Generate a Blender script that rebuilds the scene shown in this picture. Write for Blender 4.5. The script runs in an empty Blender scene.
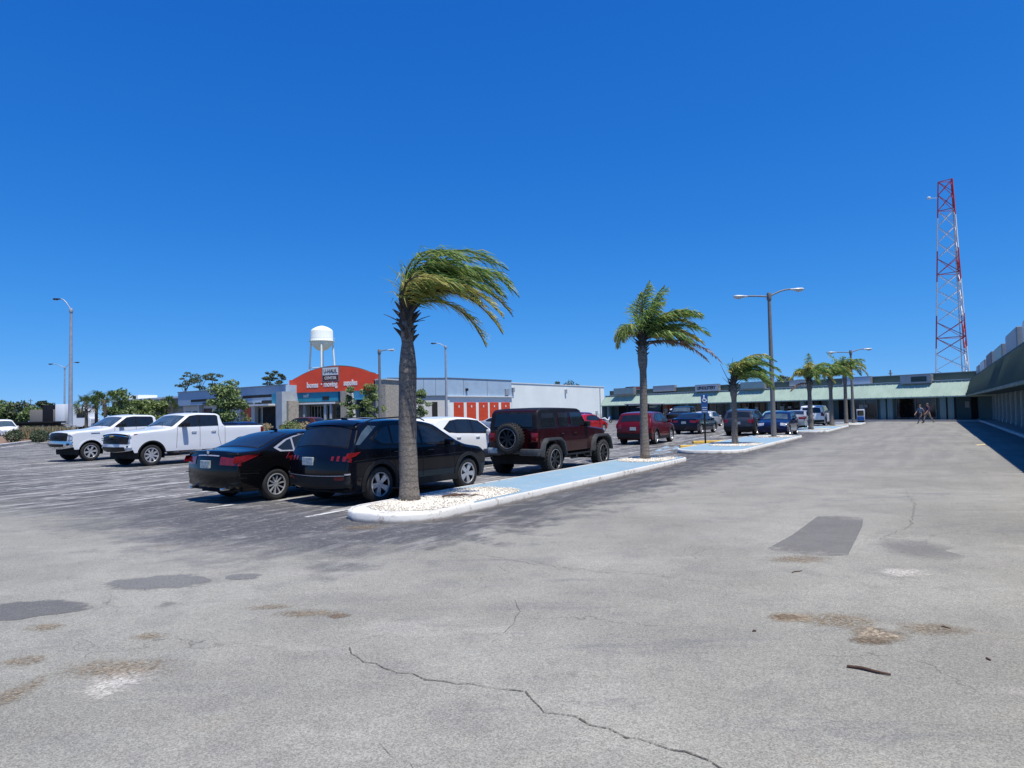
import bpy, bmesh, math, random
from mathutils import Vector, Matrix
R = random.Random(7)
sc = bpy.context.scene
COL = sc.collection
PI = math.pi
# ------------------------------------------------------------------ camera
F = 690.0; CAMH = 1.75; PITCH = math.atan(28/690); ROLL = math.radians(-1.12)
cam = bpy.data.cameras.new('camera'); camo = bpy.data.objects.new('camera', cam); COL.objects.link(camo)
cam.sensor_width = 36; cam.lens = 36*F/1024; cam.clip_end = 6000; cam.clip_start = 0.05
CM = Matrix.Rotation(PI/2+PITCH, 4, 'X') @ Matrix.Rotation(ROLL, 4, 'Z')
camo.matrix_world = Matrix.Translation((0, 0, CAMH)) @ CM
sc.camera = camo
def ray(px, py):
    return CM.to_3x3() @ Vector(((px-512)/F, (384-py)/F, -1))
def G(px, py, z=0.0):
    d = ray(px, py); t = (z-CAMH)/d.z
    return Vector((d.x*t, d.y*t, z))
def V(px, py, Y):
    d = ray(px, py); t = Y/d.y
    return Vector((d.x*t, Y, CAMH+d.z*t))
def X(px, Y):
    return (V(px, 410, Y)).x
U = Vector((.52, .854, 0)).normalized(); VL = Vector((-U.y, U.x, 0)); NR = -VL
def ST(s, t, z=0): return U*s + VL*t + Vector((0, 0, z))

# ------------------------------------------------------------------ materials
def srgb(r, g, b):
    f = lambda c: (c/255/12.92) if c/255 <= .04045 else ((c/255+.055)/1.055)**2.4
    return (f(r), f(g), f(b), 1)
class NT:
    def __init__(s, name):
        s.m = bpy.data.materials.new(name); s.m.use_nodes = True
        s.t = s.m.node_tree; s.t.nodes.clear()
        s.out = s.n('ShaderNodeOutputMaterial')
    def n(s, typ, **kw):
        nd = s.t.nodes.new(typ)
        for k, v in kw.items():
            if k.startswith('_'): setattr(nd, k[1:], v)
        for k, v in kw.items():
            if not k.startswith('_'):
                key = int(k[1:]) if k[0] == 'i' and k[1:].isdigit() else k.replace('__', ' ')
                s.set(nd.inputs[key], v)
        return nd
    def set(s, inp, v):
        if isinstance(v, bpy.types.NodeSocket): s.t.links.new(v, inp)
        elif isinstance(v, bpy.types.Node): s.t.links.new(v.outputs[0], inp)
        else: inp.default_value = v
    def noise(s, vec, scale, detail=4, rough=.55, dist=0):
        return s.n('ShaderNodeTexNoise', Vector=vec, Scale=scale, Detail=float(detail), Roughness=rough, Distortion=float(dist)).outputs[0]
    def ramp(s, fac, a, b, lo=0., hi=1.):
        return s.n('ShaderNodeMapRange', _interpolation_type='SMOOTHSTEP', i0=fac, i1=a, i2=b, i3=lo, i4=hi).outputs[0]
    def math(s, op, a, b=0.):
        return s.n('ShaderNodeMath', _operation=op, i0=a, i1=b).outputs[0]
    def mix(s, fac, a, b, mode='MIX'):
        nd = s.t.nodes.new('ShaderNodeMix'); nd.data_type = 'RGBA'; nd.blend_type = mode
        s.set(nd.inputs[0], fac); s.set(nd.inputs[6], a); s.set(nd.inputs[7], b)
        return nd.outputs[2]
    def pos(s):
        return s.n('ShaderNodeTexCoord').outputs['Object']
    def bump(s, h, strength=.3, dist=.01):
        return s.n('ShaderNodeBump', Strength=strength, Distance=dist, Height=h).outputs[0]
    def bsdf(s, **kw):
        b = s.n('ShaderNodeBsdfPrincipled')
        for k, v in kw.items(): s.set(b.inputs[k.replace('__', ' ')], v)
        s.t.links.new(b.outputs[0], s.out.inputs[0]); return b
def vary(name, col, amt=.12, scale=3., rough=.6, metal=0., coat=0., fine=40., bump=0., rv=.1, spec=None):
    t = NT(name); p = t.pos()
    n = t.noise(p, scale, 5); n2 = t.noise(p, fine, 3)
    k = t.math('ADD', t.math('MULTIPLY', n, .65), t.math('MULTIPLY', n2, .35))
    k = t.ramp(k, .3, .7)
    dk = tuple(c*(1-amt) for c in col[:3])+(1,); lt = tuple(min(1, c*(1+amt)) for c in col[:3])+(1,)
    c = t.mix(k, dk, lt)
    kw = dict(Base__Color=c, Roughness=t.ramp(n, .3, .7, max(0, rough-rv), min(1, rough+rv)), Metallic=metal)
    if bump: kw['Normal'] = t.bump(n2, bump, .02)
    b = t.bsdf(**kw)
    if coat: b.inputs['Coat Weight'].default_value = coat; b.inputs['Coat Roughness'].default_value = .03; b.inputs['Coat IOR'].default_value = 1.38
    if spec is not None: b.inputs['Specular IOR Level'].default_value = spec
    return t.m
M = {}
def paint(name, rgb, metal=.0, rough=.4):
    name = 'car '+name
    if name not in M: M[name] = vary('paint '+name, srgb(*rgb), .02, 1.5, rough, metal, .7, 300., rv=.02, spec=.12)
    return M[name]
M['glass'] = vary('dark tinted glass', (.012, .015, .018, 1), .3, 1., .04, 0, 0, 5., rv=.02, spec=.6)
M['glassblue'] = vary('clear windscreen glass', (.05, .075, .095, 1), .4, 2., .04, 0, 0, 6., rv=.02, spec=.7)
M['black'] = vary('black plastic', (.010, .010, .011, 1), .3, 8, .5, fine=120, spec=.25)
M['trim'] = vary('dark grey cladding', (.017, .018, .020, 1), .2, 8, .6, fine=150, spec=.25)
M['greytrim'] = vary('grey fender plastic', (.045, .048, .052, 1), .2, 8, .5, fine=150)
M['tyre'] = vary('tyre rubber', (.018, .018, .018, 1), .35, 10, .8, fine=90, bump=.3)
M['under'] = vary('underbody', (.006, .006, .006, 1), .3, 4, .9)
M['chrome'] = vary('chrome', (.62, .63, .65, 1), .06, 4, .18, 1., fine=60)
M['alloy'] = vary('silver alloy', (.46, .47, .49, 1), .08, 12, .3, .45, fine=80)
M['alloydark'] = vary('black alloy', (.02, .02, .022, 1), .2, 12, .35, .4, fine=80)
M['pale_roof'] = vary('pale roof', (.42,.42,.42,1), .1, 2, .7)
M['redlens'] = vary('red lens', (.15, .008, .010, 1), .35, 12, .12, 0, .4, fine=30)
M['clearlens'] = vary('clear lens', (.40, .42, .45, 1), .5, 14, .10, .3, 1., fine=30)
M['amber'] = vary('amber lens', (.6, .2, .02, 1), .2, 14, .2, 0, 1.)
M['plate'] = vary('number plate', (.30, .36, .38, 1), .45, 16, .5, fine=45)
M['canvas'] = vary('black soft top', (.008, .008, .011, 1), .25, 5, .55, fine=160, spec=.2)

# ------------------------------------------------------------------ mesh helpers
def link(name, bm, mat, parent=None, smooth=None, recalc=True):
    if recalc: bmesh.ops.recalc_face_normals(bm, faces=bm.faces[:])
    me = bpy.data.meshes.new(name); bm.to_mesh(me); bm.free()
    for m in (mat if isinstance(mat, (list, tuple)) else [mat]):
        me.materials.append(m)
    if smooth is not None:
        for p in me.polygons: p.use_smooth = True
        if smooth < 180: me.set_sharp_from_angle(angle=math.radians(smooth))
    o = bpy.data.objects.new(name, me); COL.objects.link(o)
    if parent: o.parent = parent
    return o
def tag(o, label=None, cat=None, group=None, kind=None):
    if label: o['label'] = label
    if cat: o['category'] = cat
    if group: o['group'] = group
    if kind: o['kind'] = kind
    return o
def thing(name, label, cat, loc=(0, 0, 0), rz=0., group=None):
    o = bpy.data.objects.new(name, None); COL.objects.link(o); o.empty_display_size = .2
    o.location = loc; o.rotation_euler = (0, 0, rz)
    return tag(o, label, cat, group)
def struct(name, bm, mat, smooth=None): return tag(link(name, bm, mat, None, smooth), kind='structure')
def box(bm, x0, x1, y0, y1, z0, z1, bev=0., mi=0, mtx=None):
    r = bmesh.ops.create_cube(bm, size=1)
    vs = r['verts']
    for v in vs: v.co = Vector(((x0+x1)/2+v.co.x*(x1-x0), (y0+y1)/2+v.co.y*(y1-y0), (z0+z1)/2+v.co.z*(z1-z0)))
    fs = list({f for v in vs for f in v.link_faces})
    for f in fs: f.material_index = mi
    if bev:
        es = list({e for v in vs for e in v.link_edges})
        rr = bmesh.ops.bevel(bm, geom=es, offset=bev, segments=2, affect='EDGES', profile=.5)
        vs = list({v for f in rr['faces'] for v in f.verts})
        for f in rr['faces']: f.material_index = mi
        vs = list({v for f in rr['faces'] for v in f.verts} | {v for v in vs})
    if mtx is not None:
        bmesh.ops.transform(bm, matrix=mtx, verts=[v for v in vs if v.is_valid])
    return vs
def nb(): return bmesh.new()
def tube(bm, pts, rads, n=8, cap=True, mi=0):
    pts = [Vector(p) for p in pts]
    if not isinstance(rads, (list, tuple)): rads = [rads]*len(pts)
    rings = []; ref = None
    for i, p in enumerate(pts):
        d = (pts[min(i+1, len(pts)-1)]-pts[max(i-1, 0)]).normalized()
        if ref is None:
            ref = d.orthogonal().normalized()
            if abs(d.z) > .9: ref = (Vector((1, 0, 0))-d*d.x).normalized()
        a = (ref-d*ref.dot(d)).normalized(); b = d.cross(a); ref = a
        rings.append([bm.verts.new(p+(a*math.cos(2*PI*k/n)+b*math.sin(2*PI*k/n))*rads[i]) for k in range(n)])
    for i in range(len(rings)-1):
        for k in range(n):
            f = bm.faces.new((rings[i][k], rings[i][(k+1) % n], rings[i+1][(k+1) % n], rings[i+1][k])); f.material_index = mi
    if cap:
        for q in (rings[0][::-1], rings[-1]):
            f = bm.faces.new(q); f.material_index = mi
    return rings
def lathe(bm, prof, n=24, axis='Z', c=(0, 0, 0), mi=0):
    c = Vector(c); rings = []
    for r, h in prof:
        ring = []
        for k in range(n):
            a = 2*PI*k/n
            if axis == 'Z': co = Vector((r*math.cos(a), r*math.sin(a), h))
            elif axis == 'Y': co = Vector((r*math.cos(a), h, r*math.sin(a)))
            else: co = Vector((h, r*math.cos(a), r*math.sin(a)))
            ring.append(bm.verts.new(c+co))
        rings.append(ring)
    for i in range(len(rings)-1):
        for k in range(n):
            f = bm.faces.new((rings[i][k], rings[i][(k+1) % n], rings[i+1][(k+1) % n], rings[i+1][k])); f.material_index = mi
    return rings
def prism(bm, poly, y0, y1, mi=0, plane='XZ'):
    def co(p, y):
        return (p[0], y, p[1]) if plane == 'XZ' else ((p[0], p[1], y) if plane == 'XY' else (y, p[0], p[1]))
    a = [bm.verts.new(co(p, y0)) for p in poly]; b = [bm.verts.new(co(p, y1)) for p in poly]
    fs = [bm.faces.new(a), bm.faces.new(b[::-1])]
    n = len(poly)
    for i in range(n): fs.append(bm.faces.new((a[i], b[i], b[(i+1) % n], a[(i+1) % n])))
    for f in fs: f.material_index = mi
    return a+b
def text_mesh(name, body, size, mat, parent, mtx, bold=0., sx=1., extr=.01, align='CENTER'):
    cu = bpy.data.curves.new(name, 'FONT'); cu.body = body; cu.size = size; cu.extrude = extr; cu.offset = bold
    cu.align_x = align; cu.align_y = 'CENTER'; cu.resolution_u = 3
    o = bpy.data.objects.new(name, cu); COL.objects.link(o)
    bpy.context.view_layer.update()
    me = bpy.data.meshes.new_from_object(o.evaluated_get(bpy.context.evaluated_depsgraph_get()))
    bpy.data.objects.remove(o); bpy.data.curves.remove(cu)
    me.name = name; me.transform(Matrix.Diagonal((sx, 1, 1, 1)))
    me.transform(Matrix.Rotation(PI/2, 4, 'X')); me.transform(mtx)
    me.materials.clear(); me.materials.append(mat)
    r = bpy.data.objects.new(name, me); COL.objects.link(r)
    if parent: r.parent = parent
    return r

# ------------------------------------------------------------------ car bodies
def fillet(pts, step=.14):
    n = len(pts); out = []
    for i, p in enumerate(pts):
        P = Vector(p[:2]); rad = p[2] if len(p) > 2 else .08
        if i in (0, n-1): out.append(P); continue
        A = Vector(pts[i-1][:2])-P; B = Vector(pts[i+1][:2])-P
        d = min(rad, .46*A.length, .46*B.length)
        a = P+A.normalized()*d; b = P+B.normalized()*d
        for k in range(6):
            t = k/5; out.append(a*(1-t)**2+P*2*t*(1-t)+b*t*t)
    res = [out[0]]
    for q in out[1:]:
        L = (q-res[-1]).length
        if L < .004: continue
        m = int(L/step)
        s0 = res[-1].copy()
        for k in range(1, m+1): res.append(s0.lerp(q, k/(m+1)))
        res.append(q)
    return res
class Body:
    def __init__(s, sp):
        s.sp = sp; s.L = sp['L']; s.W = sp['W']; s.r = sp.get('r', .06)
        s.P = fillet(sp['sil'], sp.get('step', .14))
        s.N = []
        for i in range(len(s.P)):
            d = (s.P[min(i+1, len(s.P)-1)]-s.P[max(i-1, 0)]).normalized()
            s.N.append(Vector((-d.y, d.x)))
        s.cum = [0]
        for i in range(1, len(s.P)): s.cum.append(s.cum[-1]+(s.P[i]-s.P[i-1]).length)
    def c(s, n):
        sp = s.sp
        return sp.get('c0', .035)+(sp.get('cf', .13) if n.x > 0 else sp.get('cr', .09))*abs(n.x)**2
    def Y(s, x, z):
        sp = s.sp; W = s.W
        dr, df = sp.get('dr', .9), sp.get('df', 1.0)
        k = 1-sp.get('ar', .07)*max(0, min(1, (dr-x)/dr))**2.2-sp.get('af', .09)*max(0, min(1, (x-(s.L-df))/df))**2.2
        y = W*k
        bz = sp['belt'](x)
        if z > bz: y -= (z-bz)*sp.get('tum', .32)+.012*min(1, (z-bz)/.05)
        else:
            y -= .018*W*min(1, max(0, (z-(bz-.22))/.22))**2
            zm = sp.get('zm', .62)
            if z < zm: y -= sp.get('tuck', .07)*((zm-z)/zm)**2*1.6
        return y
    def arc(s, pt):
        p = Vector(pt); best = (1e9, 0)
        for i in range(len(s.P)-1):
            a, b = s.P[i], s.P[i+1]; e = b-a; t = max(0, min(1, (p-a).dot(e)/e.length_squared)); q = (a+e*t-p).length
            if q < best[0]: best = (q, s.cum[i]+e.length*t)
        return best[1]
    def at(s, a):
        i = 0
        while i < len(s.cum)-2 and s.cum[i+1] < a: i += 1
        t = (a-s.cum[i])/max(1e-6, s.cum[i+1]-s.cum[i]); t = max(0, min(1, t))
        return s.P[i].lerp(s.P[i+1], t), s.N[i].lerp(s.N[i+1], t).normalized()
    def CP(s, P, N, w, off=0., sg=1):
        c = s.c(N); q = P-N*(s.r+c); Yh = s.Y(q.x, q.y)
        if w <= 1:
            y = w*(Yh-s.r); p = P-N*(c*w*w)+N*off
        else:
            th = (w-1)*PI/2
            y = Yh-s.r+(s.r+off)*math.sin(th); p = P-N*(c+s.r*(1-math.cos(th)))+N*off*math.cos(th)
        return Vector((p.x, y*sg, p.y))
    def shell(s):
        bm = nb(); sp = s.sp
        ws = [0, .25, .5, .75, 1, 1.25, 1.5, 1.75, 2]
        ks = [(-1, w) for w in ws[::-1]]+[(1, w) for w in ws[1:]]
        rows = [[bm.verts.new(s.CP(P, N, w, 0, sg)) for sg, w in ks] for P, N in zip(s.P, s.N)]
        for i in range(len(rows)-1):
            for k in range(len(ks)-1):
                bm.faces.new((rows[i][k], rows[i][k+1], rows[i+1][k+1], rows[i+1][k]))
        out = [tuple(P-N*(s.r+s.c(N))) for P, N in zip(s.P, s.N)]
        zb = sp['zb']; Ra = sp['Ra']; Rw = sp['Rw']
        bot = []
        for xw in (sp['xf'], sp['xr']):
            a0 = math.asin((zb-Rw)/Ra)
            for k in range(15):
                a = a0+(PI-2*a0)*k/14
                bot.append((xw+Ra*math.cos(a), Rw+Ra*math.sin(a)))
        poly = out+[(out[-1][0]-.05, zb)]+bot+[(out[0][0]+.05, zb)]
        for sg in (1, -1): s.panel(bm, poly, sg, 0.)
        bmesh.ops.remove_doubles(bm, verts=bm.verts[:], dist=.0015)
        return bm
    def panel(s, bm, poly, sg, off, sx=.15, sz=None):
        sz = sz or s.sp.get('sz', .07)
        t = nb(); f = t.faces.new([t.verts.new((p[0], 0, p[1])) for p in poly])
        xs = [p[0] for p in poly]; zs = [p[1] for p in poly]
        x = math.floor(min(xs)/sx)*sx+sx
        while x < max(xs):
            bmesh.ops.bisect_plane(t, geom=t.verts[:]+t.edges[:]+t.faces[:], dist=1e-5, plane_co=(x, 0, 0), plane_no=(1, 0, 0)); x += sx
        z = math.floor(min(zs)/sz)*sz+sz
        while z < max(zs):
            bmesh.ops.bisect_plane(t, geom=t.verts[:]+t.edges[:]+t.faces[:], dist=1e-5, plane_co=(0, 0, z), plane_no=(0, 0, 1)); z += sz
        mp = {}
        for v in t.verts: mp[v.index] = None
        t.verts.index_update()
        nv = [bm.verts.new((v.co.x, sg*(s.Y(v.co.x, v.co.z)+off), v.co.z)) for v in t.verts]
        for g in t.faces:
            vs = [nv[v.index] for v in g.verts]
            try: bm.faces.new(vs if sg < 0 else vs[::-1])
            except ValueError: pass
        t.free()
    def side(s, poly, sg, off=.006):
        bm = nb()
        q = []
        for i, p in enumerate(poly):
            a = Vector(p); b = Vector(poly[(i+1) % len(poly)]); m = max(1, int((b-a).length/.12))
            for k in range(m): q.append(tuple(a.lerp(b, k/m)))
        s.panel(bm, q, sg, off)
        # give the sheet a rim so that it has thickness
        es = [e for e in bm.edges if e.is_boundary]
        r = bmesh.ops.extrude_edge_only(bm, edges=es)
        for v in r['geom']:
            if isinstance(v, bmesh.types.BMVert): v.co.y -= sg*(off+.01)
        return bm
    def crown(s, p0, p1, w0, w1, off=.006, both=True, sg=1, n=6, m=8):
        bm = nb(); a0, a1 = s.arc(p0), s.arc(p1)
        grid = []
        for i in range(n+1):
            P, N = s.at(a0+(a1-a0)*i/n)
            row = []
            for k in range(m+1):
                w = w0+(w1-w0)*k/m
                row.append(bm.verts.new(s.CP(P, N, abs(w), off, (1 if w >= 0 else -1)*sg)))
            grid.append(row)
        for i in range(n):
            for k in range(m):
                bm.faces.new((grid[i][k], grid[i][k+1], grid[i+1][k+1], grid[i+1][k]))
        return bm
def ribbon(b, pts, sg, wd=.014, off=.003):
    bm = nb()
    for i in range(len(pts)-1):
        a = Vector(pts[i]); c = Vector(pts[i+1]); n = max(1, int((c-a).length/.1)); d = (c-a).normalized(); q = Vector((-d.y, d.x))*wd/2
        prev = None
        for k in range(n+1):
            p = a.lerp(c, k/n); row = []
            for s in (1, -1):
                e = p+q*s; row.append(bm.verts.new((e.x, sg*(b.Y(e.x, e.y)+off), e.y)))
            if prev: bm.faces.new((prev[0], prev[1], row[1], row[0]))
            prev = row
    return bm
def wheel_mesh(Rw, w, knob=False):
    bm = nb(); ri = Rw*.66
    prof = [(ri, -w*.42), (Rw*.8, -w*.5), (Rw*.93, -w*.47), (Rw*.985, -w*.38), (Rw, -w*.2), (Rw, w*.2), (Rw*.985, w*.38), (Rw*.93, w*.47), (Rw*.8, w*.5), (ri, w*.42), (ri*.97, w*.3), (ri*.97, -w*.3), (ri, -w*.42)]
    lathe(bm, prof, 36, 'Y')
    if knob:
        for k in range(30):
            a = 2*PI*k/30
            for yy in (-.33, -.11, .11, .33):
                m = Matrix.Rotation(-a-(.1 if yy in (-.11, .33) else 0), 4, 'Y')
                box(bm, Rw-.012, Rw+.016, (yy-.08)*w, (yy+.08)*w, -.022, .022, mtx=m)
    return bm
def rim_mesh(Rw, w, style, mis=(0, 1)):
    # outer face towards +y
    bm = nb(); ri = Rw*.67; yo = w*.40
    lathe(bm, [(ri, yo+.012), (ri*.93, yo+.016), (ri*.88, yo-.02), (ri*.86, yo-.1), (.05, yo-.11)], 32, 'Y', mi=1 if style != 'steel' else 0)
    lathe(bm, [(ri*1.01, yo-.01), (ri*1.01, yo+.016), (ri*.93, yo+.018), (ri*.90, yo)], 32, 'Y', mi=1 if style == 'dark' else 0)
    if style == 'dark': lathe(bm, [(ri*1.0, yo+.017), (ri*.99, yo+.020), (ri*.965, yo+.020), (ri*.96, yo+.016)], 32, 'Y', mi=0)
    lathe(bm, [(.001, yo-.01), (.055, yo-.012), (.07, yo-.03), (.07, yo-.1)], 16, 'Y', mi=0 if style != 'dark' else 1)
    ns, hw, hw2 = {'split': (10, .010, .017), 'five': (5, .035, .06), 'dark': (8, .022, .035), 'truck': (8, .026, .04), 'six': (6, .03, .045)}[style]
    for k in range(ns):
        a = 2*PI*k/ns+.2
        m = Matrix.Rotation(-a, 4, 'Y')
        q = [(.03, -hw), (ri*.92, -hw2), (ri*.92, hw2), (.03, hw)]
        vs = []
        for yy0, yy1 in ((yo-.035, yo+.004), (yo-.06, yo-.04)):
            vs.append([bm.verts.new(m @ Vector((p[0], (yy1 if j else yy1-.012) if p[0] > .1 else (yy1-.012), p[1]))) for j, p in enumerate(q)])
        for i in range(4):
            f = bm.faces.new((vs[0][i], vs[0][(i+1) % 4], vs[1][(i+1) % 4], vs[1][i])); f.material_index = 1 if style == 'dark' else 0
        f = bm.faces.new(vs[0]); f.material_index = 1 if style == 'dark' else 0
    return bm
_wm = {}
def add_wheels(t, b, style, knob=False, yo=None, w=None):
    sp = b.sp; Rw = sp['Rw']; w = w or sp.get('tw', .22)
    key = (Rw, w, style, knob)
    for xw in (sp['xr'], sp['xf']):
        for sg in (1, -1):
            yc = (yo if yo else b.Y(xw, .5)-w/2-.015)
            if key not in _wm:
                o = link('wheel', wheel_mesh(Rw, w, knob), M['tyre'], t, 40)
                r = link('rim', rim_mesh(Rw, w, style), [M['alloy'], M['alloydark']], o, 40); _wm[key] = (o.data, r.data)
            else:
                o = bpy.data.objects.new('wheel', _wm[key][0]); COL.objects.link(o); o.parent = t
                r = bpy.data.objects.new('rim', _wm[key][1]); COL.objects.link(r); r.parent = o
            o.location = (xw, yc*sg, Rw)
            o.rotation_euler = (0, R.uniform(0, 6), 0)
            if sg < 0: r.rotation_euler = (0, 0, PI)
def under_mesh(b):
    sp = b.sp; bm = nb(); zb = sp['zb']
    x0 = sp['sil'][0][0]+.12; x1 = sp['sil'][-1][0]-sp.get('uf', .12)
    tw = sp.get('tw', .22)+.06
    box(bm, x0, x1, -(b.W-tw-.08), b.W-tw-.08, zb-.03, zb+.3)
    for a, c in ((x0, sp['xr']-sp['Ra']), (sp['xr']+sp['Ra'], sp['xf']-sp['Ra']), (sp['xf']+sp['Ra'], x1)):
        if c-a > .1: box(bm, a, c, -(b.W-.13), b.W-.13, zb+.005, zb+.2)
    for xw in (sp['xr'], sp['xf']):
        Ra = sp['Ra']*1.01; rows = []
        for k in range(17):
            a = -.25+(PI+.5)*k/16
            rows.append([bm.verts.new((xw+Ra*math.cos(a), y, sp['Rw']+Ra*math.sin(a))) for y in (-(b.Y(xw, .6)-.02), b.Y(xw, .6)-.02)])
        for k in range(16): bm.faces.new((rows[k][0], rows[k][1], rows[k+1][1], rows[k+1][0]))
    return bm
def mirror_mesh(x, y, z, sg, s=1.):
    bm = nb()
    box(bm, x-.09*s, x+.07*s, y+.05, y+.05+.19*s, z-.07*s, z+.07*s, .03)
    box(bm, x-.02, x+.05, y-.05, y+.08, z-.07, z-.03, .01)
    if sg < 0:
        for v in bm.verts: v.co.y *= -1
    return bm
def handle_mesh(b, x, z, sg, l=.2):
    bm = nb(); y = b.Y(x, z)
    box(bm, x-l/2, x+l/2, y+.012, y+.035, z-.014, z+.014, .008)
    box(bm, x-l/2, x-l/2+.03, y-.01, y+.02, z-.01, z+.01); box(bm, x+l/2-.03, x+l/2, y-.01, y+.02, z-.01, z+.01)
    if sg < 0:
        for v in bm.verts: v.co.y *= -1
    return bm
def place(t, sp, P, head, axle='xr', side=1):
    """P = ground point under a wheel's outer face (axle, side: 1 = right), head = heading vector"""
    h = Vector((head[0], head[1], 0)).normalized(); rt = Vector((h.y, -h.x, 0))
    o = Vector((P[0], P[1], 0))-h*sp[axle]-rt*(sp['W']-.02)*side
    t.location = o; t.rotation_euler = (0, 0, math.atan2(h.y, h.x))

def car(name, label, cat, sp, body, P, head, group, style='five', det=2, rimtrim='black', glass='glass', axle='xr', side=1):
    t = thing(name, label, cat, group=group); place(t, sp, P, head, axle, side)
    b = Body(sp)
    link('body', b.shell(), body, t, 38)
    link('underbody', under_mesh(b), M['under'], t)
    for k in ('windscreen', 'rear_window'):
        if k in sp:
            p0, p1, w = sp[k]
            if det > 1 or k == 'windscreen': link(k+'_surround', b.crown(p0, p1, -w-.04, w+.04, .003), M['black'], t, 60)
            q0 = Vector(p0).lerp(Vector(p1), .04); q1 = Vector(p0).lerp(Vector(p1), .94)
            link(k, b.crown(q0, q1, -w, w, .008), M['glassblue' if k == 'windscreen' else glass], t, 60)
    for sg in (1, -1):
        if 'trimpoly' in sp: link('window_trim', b.side(sp['trimpoly'], sg, .004), M[rimtrim], t, 60)
        for q in sp['wins']: link('side_window', b.side(q, sg, .009), M[glass], t, 60)
        for (p0, p1, w0, w1) in sp.get('tail', ()): link('taillight', b.crown(p0, p1, w0, w1, .010, sg=sg), M['redlens'], t, 60)
        for q in sp.get('tailside', ()): link('taillight', b.side(q, sg, .010), M['redlens'], t, 60)
        for (p0, p1, w0, w1) in sp.get('head', ()): link('headlight', b.crown(p0, p1, w0, w1, .010, sg=sg), M['clearlens'], t, 60)
        for q in sp.get('headside', ()): link('headlight', b.side(q, sg, .010), M['clearlens'], t, 60)
        if det > 0:
            mx, mz = sp['mirror']
            link('wing_mirror', mirror_mesh(mx, b.Y(mx, mz), mz, sg, sp.get('ms', 1)), sp.get('mm') or body, t, 40)
        if det > 1:
            for q in sp.get('seams', ()): link('door_seam', ribbon(b, q, sg), M['black'], t)
        if det > 0:
            for hx, hz in sp.get('handles', ()): link('door_handle', handle_mesh(b, hx, hz, sg), M[sp.get('hm', 'chrome')] if sp.get('hm') != 'body' else body, t, 40)
        if 'clad' in sp:
            for q in sp['clad'](b): link('cladding', b.side(q, sg, .016), M['trim'], t, 50)
    if 'grille' in sp:
        p0, p1, w = sp['grille']; link('grille', b.crown(p0, p1, -w, w, .012), M['black'], t, 60)
    if 'lowrear' in sp:
        p0, p1, w = sp['lowrear']; link('rear_bumper', b.crown(p0, p1, -w, w, .014, m=20), M['trim'], t, 50)
    if 'plate' in sp:
        x, z, yy = sp['plate']; bm = nb(); box(bm, x-.02, x+.03, yy-.155, yy+.155, z-.078, z+.078, .006); link('number_plate', bm, M['plate'], t)
    add_wheels(t, b, style)
    return t, b
def arch_clad(wd=.075, sill=.12):
    def f(b):
        sp = b.sp; out = []; zb = sp['zb']; Ra = sp['Ra']; Rw = sp['Rw']
        for xw in (sp['xf'], sp['xr']):
            a0 = math.asin((zb-Rw)/Ra); a1 = math.asin((zb-Rw)/(Ra+wd)); q = []
            for k in range(17): a = a0+(PI-2*a0)*k/16; q.append((xw+Ra*math.cos(a), Rw+Ra*math.sin(a)))
            for k in range(17): a = PI-a1-(PI-2*a1)*k/16; q.append((xw+(Ra+wd)*math.cos(a), Rw+(Ra+wd)*math.sin(a)))
            out.append(q)
        x0 = sp['xr']+Ra+wd; x1 = sp['xf']-Ra-wd
        out.append([(x0, zb), (x1, zb), (x1, zb+sill), (x0, zb+sill)])
        return out
    return f
SEDAN = dict(L=4.87, W=.915, r=.07, zb=.24, xr=1.07, xf=3.84, Rw=.335, Ra=.385, tw=.22,
    sil=[(.16, .26), (.05, .36, .1), (0, .62, .2), (.05, .93, .1), (.13, 1.075, .05), (.30, 1.085, .1), (.66, 1.10, .3), (1.42, 1.40, .5), (2.1, 1.475, .5), (2.85, 1.40, .4), (3.72, .985, .3), (4.5, .84, .4), (4.80, .66, .2), (4.87, .48, .1), (4.78, .24)],
    belt=lambda x: .98-.025*(x-1), tum=.42, tuck=.08,
    rear_window=((.72, 1.12), (1.55, 1.425), .86), windscreen=((3.62, 1.03), (2.9, 1.385), .88),
    trimpoly=[(1.02, 1.10), (1.16, 1.015), (3.30, .955), (3.38, .985), (2.74, 1.335), (2.3, 1.395), (1.75, 1.37), (1.35, 1.26)],
    wins=[[(1.12, 1.10), (1.22, 1.045), (1.5, 1.035), (1.5, 1.27), (1.4, 1.245)], [(1.55, 1.035), (2.28, 1.01), (2.28, 1.362), (1.85, 1.355), (1.55, 1.29)], [(2.36, 1.005), (3.22, .985), (2.70, 1.30), (2.36, 1.36)]],
    tail=[((.02, .80), (.06, .97), .52, 2.0)], tailside=[[(.05, .83), (.30, .85), (.72, 1.0), (.40, .985), (.10, .96)]],
    head=[((4.66, .75), (4.80, .63), .55, 2.0)], headside=[[(4.1, .80), (4.6, .62), (4.68, .68), (4.55, .78)]],
    grille=((4.86, .52), (4.82, .34), .5), mirror=(3.08, 1.0),
    handles=[(1.62, .90), (2.62, .88)], hm='chrome',
    seams=[[(2.33, 1.0), (2.33, .3)], [(1.42, 1.03), (1.38, .85), (1.50, .6), (1.50, .45)], [(3.38, .96), (3.42, .6), (3.40, .3)], [(.10, .62), (.62, .60)]],
    plate=(0.005, .80, .0))
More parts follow.
